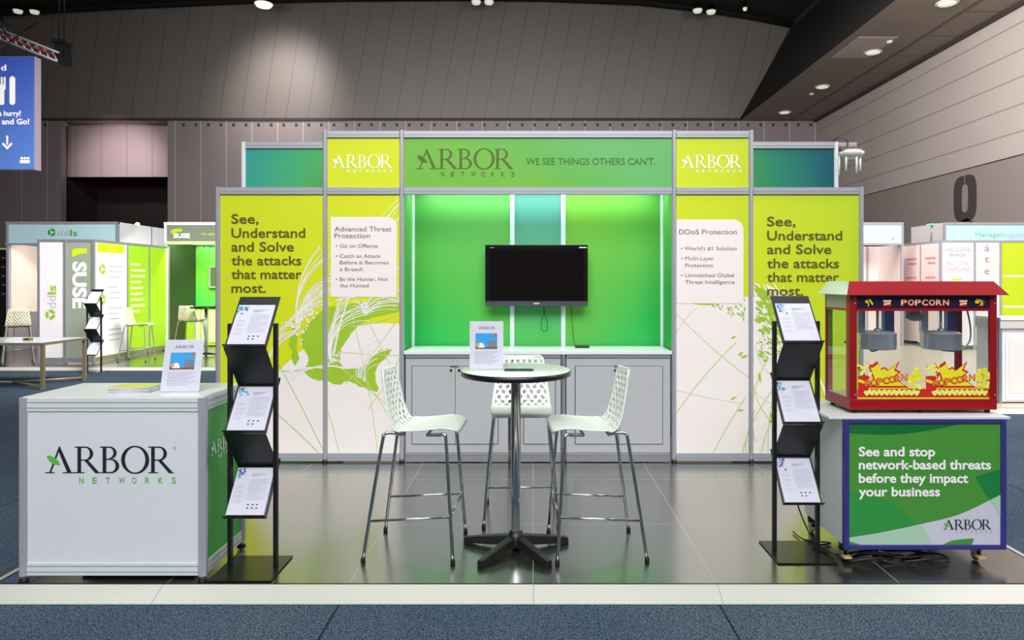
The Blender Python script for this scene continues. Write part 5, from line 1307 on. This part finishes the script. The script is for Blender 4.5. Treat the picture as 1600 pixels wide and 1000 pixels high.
ptext(mb, 'BUILT TO BE', 1480, 1512, 414, 5.5, ZR, PKI, .0, .004); ptext(mb, 'CONFIGURED', 1475, 1517, 423.5, 5.5, ZR, PKI, .0, .004)
mb.box(sX(1488, ZR), sX(1502, ZR), yr-.004, yr, sz(438, ZR), sz(435, ZR), LIME2); mb.build('print', None, pw_)
mb = MB(); TIN = mat('brown grey ink', (176, 140, 126), .6)
for ch_, b_ in (('a', 393), ('t', 410), ('e', 428.5)): ptext(mb, ch_, 1538, 1546, b_, 11, ZR, TIN, .01, .004)
mb.box(sX(1539, ZR), sX(1545, ZR), yr-.004, yr, sz(383.3, ZR), sz(382.3, ZR), TIN); mb.build('print', None, pa)
mb = MB()
for (v, u0, u1) in ((430, 1568, 1640), (478, 1568, 1640)): mb.box(sX(u0, ZR), sX(u1, ZR), yr-.004, yr, sz(v+2.5, ZR), sz(v, ZR), WINK)
mb.build('print', None, pl)
# pink wall that runs back
L1, L2 = .85, 1.75
for (a_, b_) in ((.02, L1), (L1, L2)):
    mb = MB(); mb.box(xq, xq+.03, yr+a_+.02, yr+b_-.02, .1, ztr-.05, PKW); pp = mb.build('side_panel', None, rb)
    mb = MB()
    for q, zq_ in enumerate((2.2, 2.08, 1.72, 1.6, 1.1)):
        mb.box(xq-.004, xq, yr+a_+.2, yr+b_-.2-(.1 if q % 2 else 0), zq_, zq_+.05, PKI if q not in (2, 3) else mat('faded red ink', (240, 150, 150), .6))
    mb.build('print', None, pp)
for a_ in (L1, L2):
    mb = MB(); mb.box(xq-.012, xq+.03, yr+a_-.022, yr+a_+.022, 0, ztr, ALU); mb.build('post', None, rb)
mb = MB(); mb.box(xq-.008, xq+.03, yr, yr+L2, ztr-.05, ztr, ALU); mb.build('rail', None, rb)
# header over it
ZG = 17.4; yg = ZG+CAMY
hb = thing('display_booth', 'far booth with pale blue header lettered in green at right', 'display booth', (sX(1560, ZG), yg, 0))
fs = fpanel(sX(1478, ZG), 13.0, sz(376, ZG), sz(351, ZG), yg, SKY, hb, 'header_panel', .05)
mb = MB(); mb.box(sX(1477, ZG), 13.0, yg-.02, yg+.05, sz(351, ZG), sz(347.5, ZG), ALU); mb.build('header_frame', None, hb)
mb = MB(); ptext(mb, 'Manage', 1524, 1562, 370, 7, ZG, mat('mint ink', (110, 214, 150), .6), .02, .004); ptext(mb, 'Engine', 1563, 1600, 370, 7, ZG, mat('faded blue ink', (180, 208, 222), .6), .0, .004); mb.build('print', None, fs)
mb = MB(); xs_ = sX(1478, ZG); mb.box(xs_-.0, xs_+.04, yg+.05, yg+1.6, sz(380, ZG), sz(347.5, ZG), mat('pinkish grey laminate', (214, 204, 206), .5)); mb.build('side_header', None, hb)
mb = MB(); mb.box(xs_-.04, xs_-.001, yg-.01, yg+.05, 0, sz(347.5, ZG), ALU); mb.build('post', None, hb)
p = W(1456, 351, 17.0); cl = thing('arm_lamp', 'small cyan topped arm lamp rising above the far pink panels', 'lamp', tuple(p))
mb = MB(); mb.box(p.x-.09, p.x+.1, p.y-.08, p.y+.08, p.z-.015, p.z+.02, mat('cyan lamp head', (130, 226, 220), .4)); mb.build('head', None, cl)
mb = MB(); mb.tube([p, W(1455, 378, 17.0)], .02, ALUD, 8); mb.build('arm', None, cl)
# booth next to the big stand
ZJ = 17.6; yj = ZJ+CAMY
jb = thing('display_booth', 'far booth with pale blue header and pinkish walls right beside the big stand', 'display booth', (sX(1380, ZJ), yj, 0))
fs = fpanel(sX(1300, ZJ), sX(1410, ZJ), sz(380, ZJ), sz(351, ZJ), yj, SKY, jb, 'header_panel', .05)
mb = MB(); mb.box(sX(1300, ZJ), sX(1411, ZJ), yj-.02, yj+.06, sz(351, ZJ), sz(347.5, ZJ), ALU); mb.box(sX(1300, ZJ), sX(1411, ZJ), yj-.02, yj+.06, sz(383, ZJ), sz(380, ZJ), ALU); mb.build('header_frame', None, jb)
mb = MB(); mb.face([W(u, v, ZJ)+Vector((0, -.004, 0)) for u, v in ((1391, 375), (1394, 372.5), (1400, 371.5), (1396, 374))], INKG); mb.build('print', None, fs)
mb = MB(); mb.box(sX(1410, ZJ)-.03, sX(1410, ZJ)+.03, yj-.01, yj+.05, 0, sz(347.5, ZJ), ALU); mb.build('post', None, jb)
fpanel(sX(1300, ZJ), sX(1412, ZJ), 0, 2.6, yj+1.2, PKW, jb, 'rear_wall', .04)
mb = MB(); mb.box(sX(1410, ZJ)-.02, sX(1410, ZJ)+.02, yj+.05, yj+1.2, 0, 2.6, PKW); mb.build('side_wall', None, jb)
mb = MB(); mb.box(sX(1390, ZJ)-.02, sX(1390, ZJ)+.02, yj+1.16, yj+1.2, 0, 2.6, ALU); mb.build('post', None, jb)
# near white cabinet on the right
platform(sX(1450, 9.2), 12.5, 8.95+CAMY, 8.95+CAMY+9.5, 'low pale platform under the far stands on the right', mat('cream deck', (206, 196, 176), .3), .12, ())
ZK = 9.3; yk = ZK+CAMY
kc = thing('cabinet', 'white cabinet with panelled door standing right of the popcorn machine', 'cabinet', (sX(1600, ZK), yk, 0))
xk0, xk1 = sX(1563, ZK), sX(1660, ZK)
mb = MB(); mb.box(xk0, xk1, yk, yk+.5, .02, sz(513, ZK), FARW); mb.build('body', None, kc)
mb = MB(); mb.box(xk0-.02, xk1, yk-.03, yk+.5, sz(513, ZK), sz(500, ZK), mat('cream grey rail', (206, 202, 196), .4)); mb.box(xk0-.02, xk1, yk-.04, yk+.5, sz(500, ZK), sz(496, ZK), FARW); mb.build('top', None, kc)
mb = MB(); mb.box(sX(1571, ZK), sX(1650, ZK), yk-.012, yk-.001, sz(625, ZK), sz(522, ZK), FARW, .003); d = mb.build('door', None, kc)
mb = MB(); mb.box(sX(1575, ZK), sX(1646, ZK), yk-.016, yk-.0125, sz(614, ZK), sz(528, ZK), mat('off white moulding', (232, 226, 222), .5), .0015); mb.build('door_panel', None, d)
mb = MB(); mb.box(sX(1562, ZK)-.02, sX(1562, ZK)+.02, yk-.02, yk+.02, 0, sz(497, ZK), ALUD); mb.build('post', None, kc)

# remove helper marks
for o in bpy.data.objects:
    if '_w' in o: del o['_w']
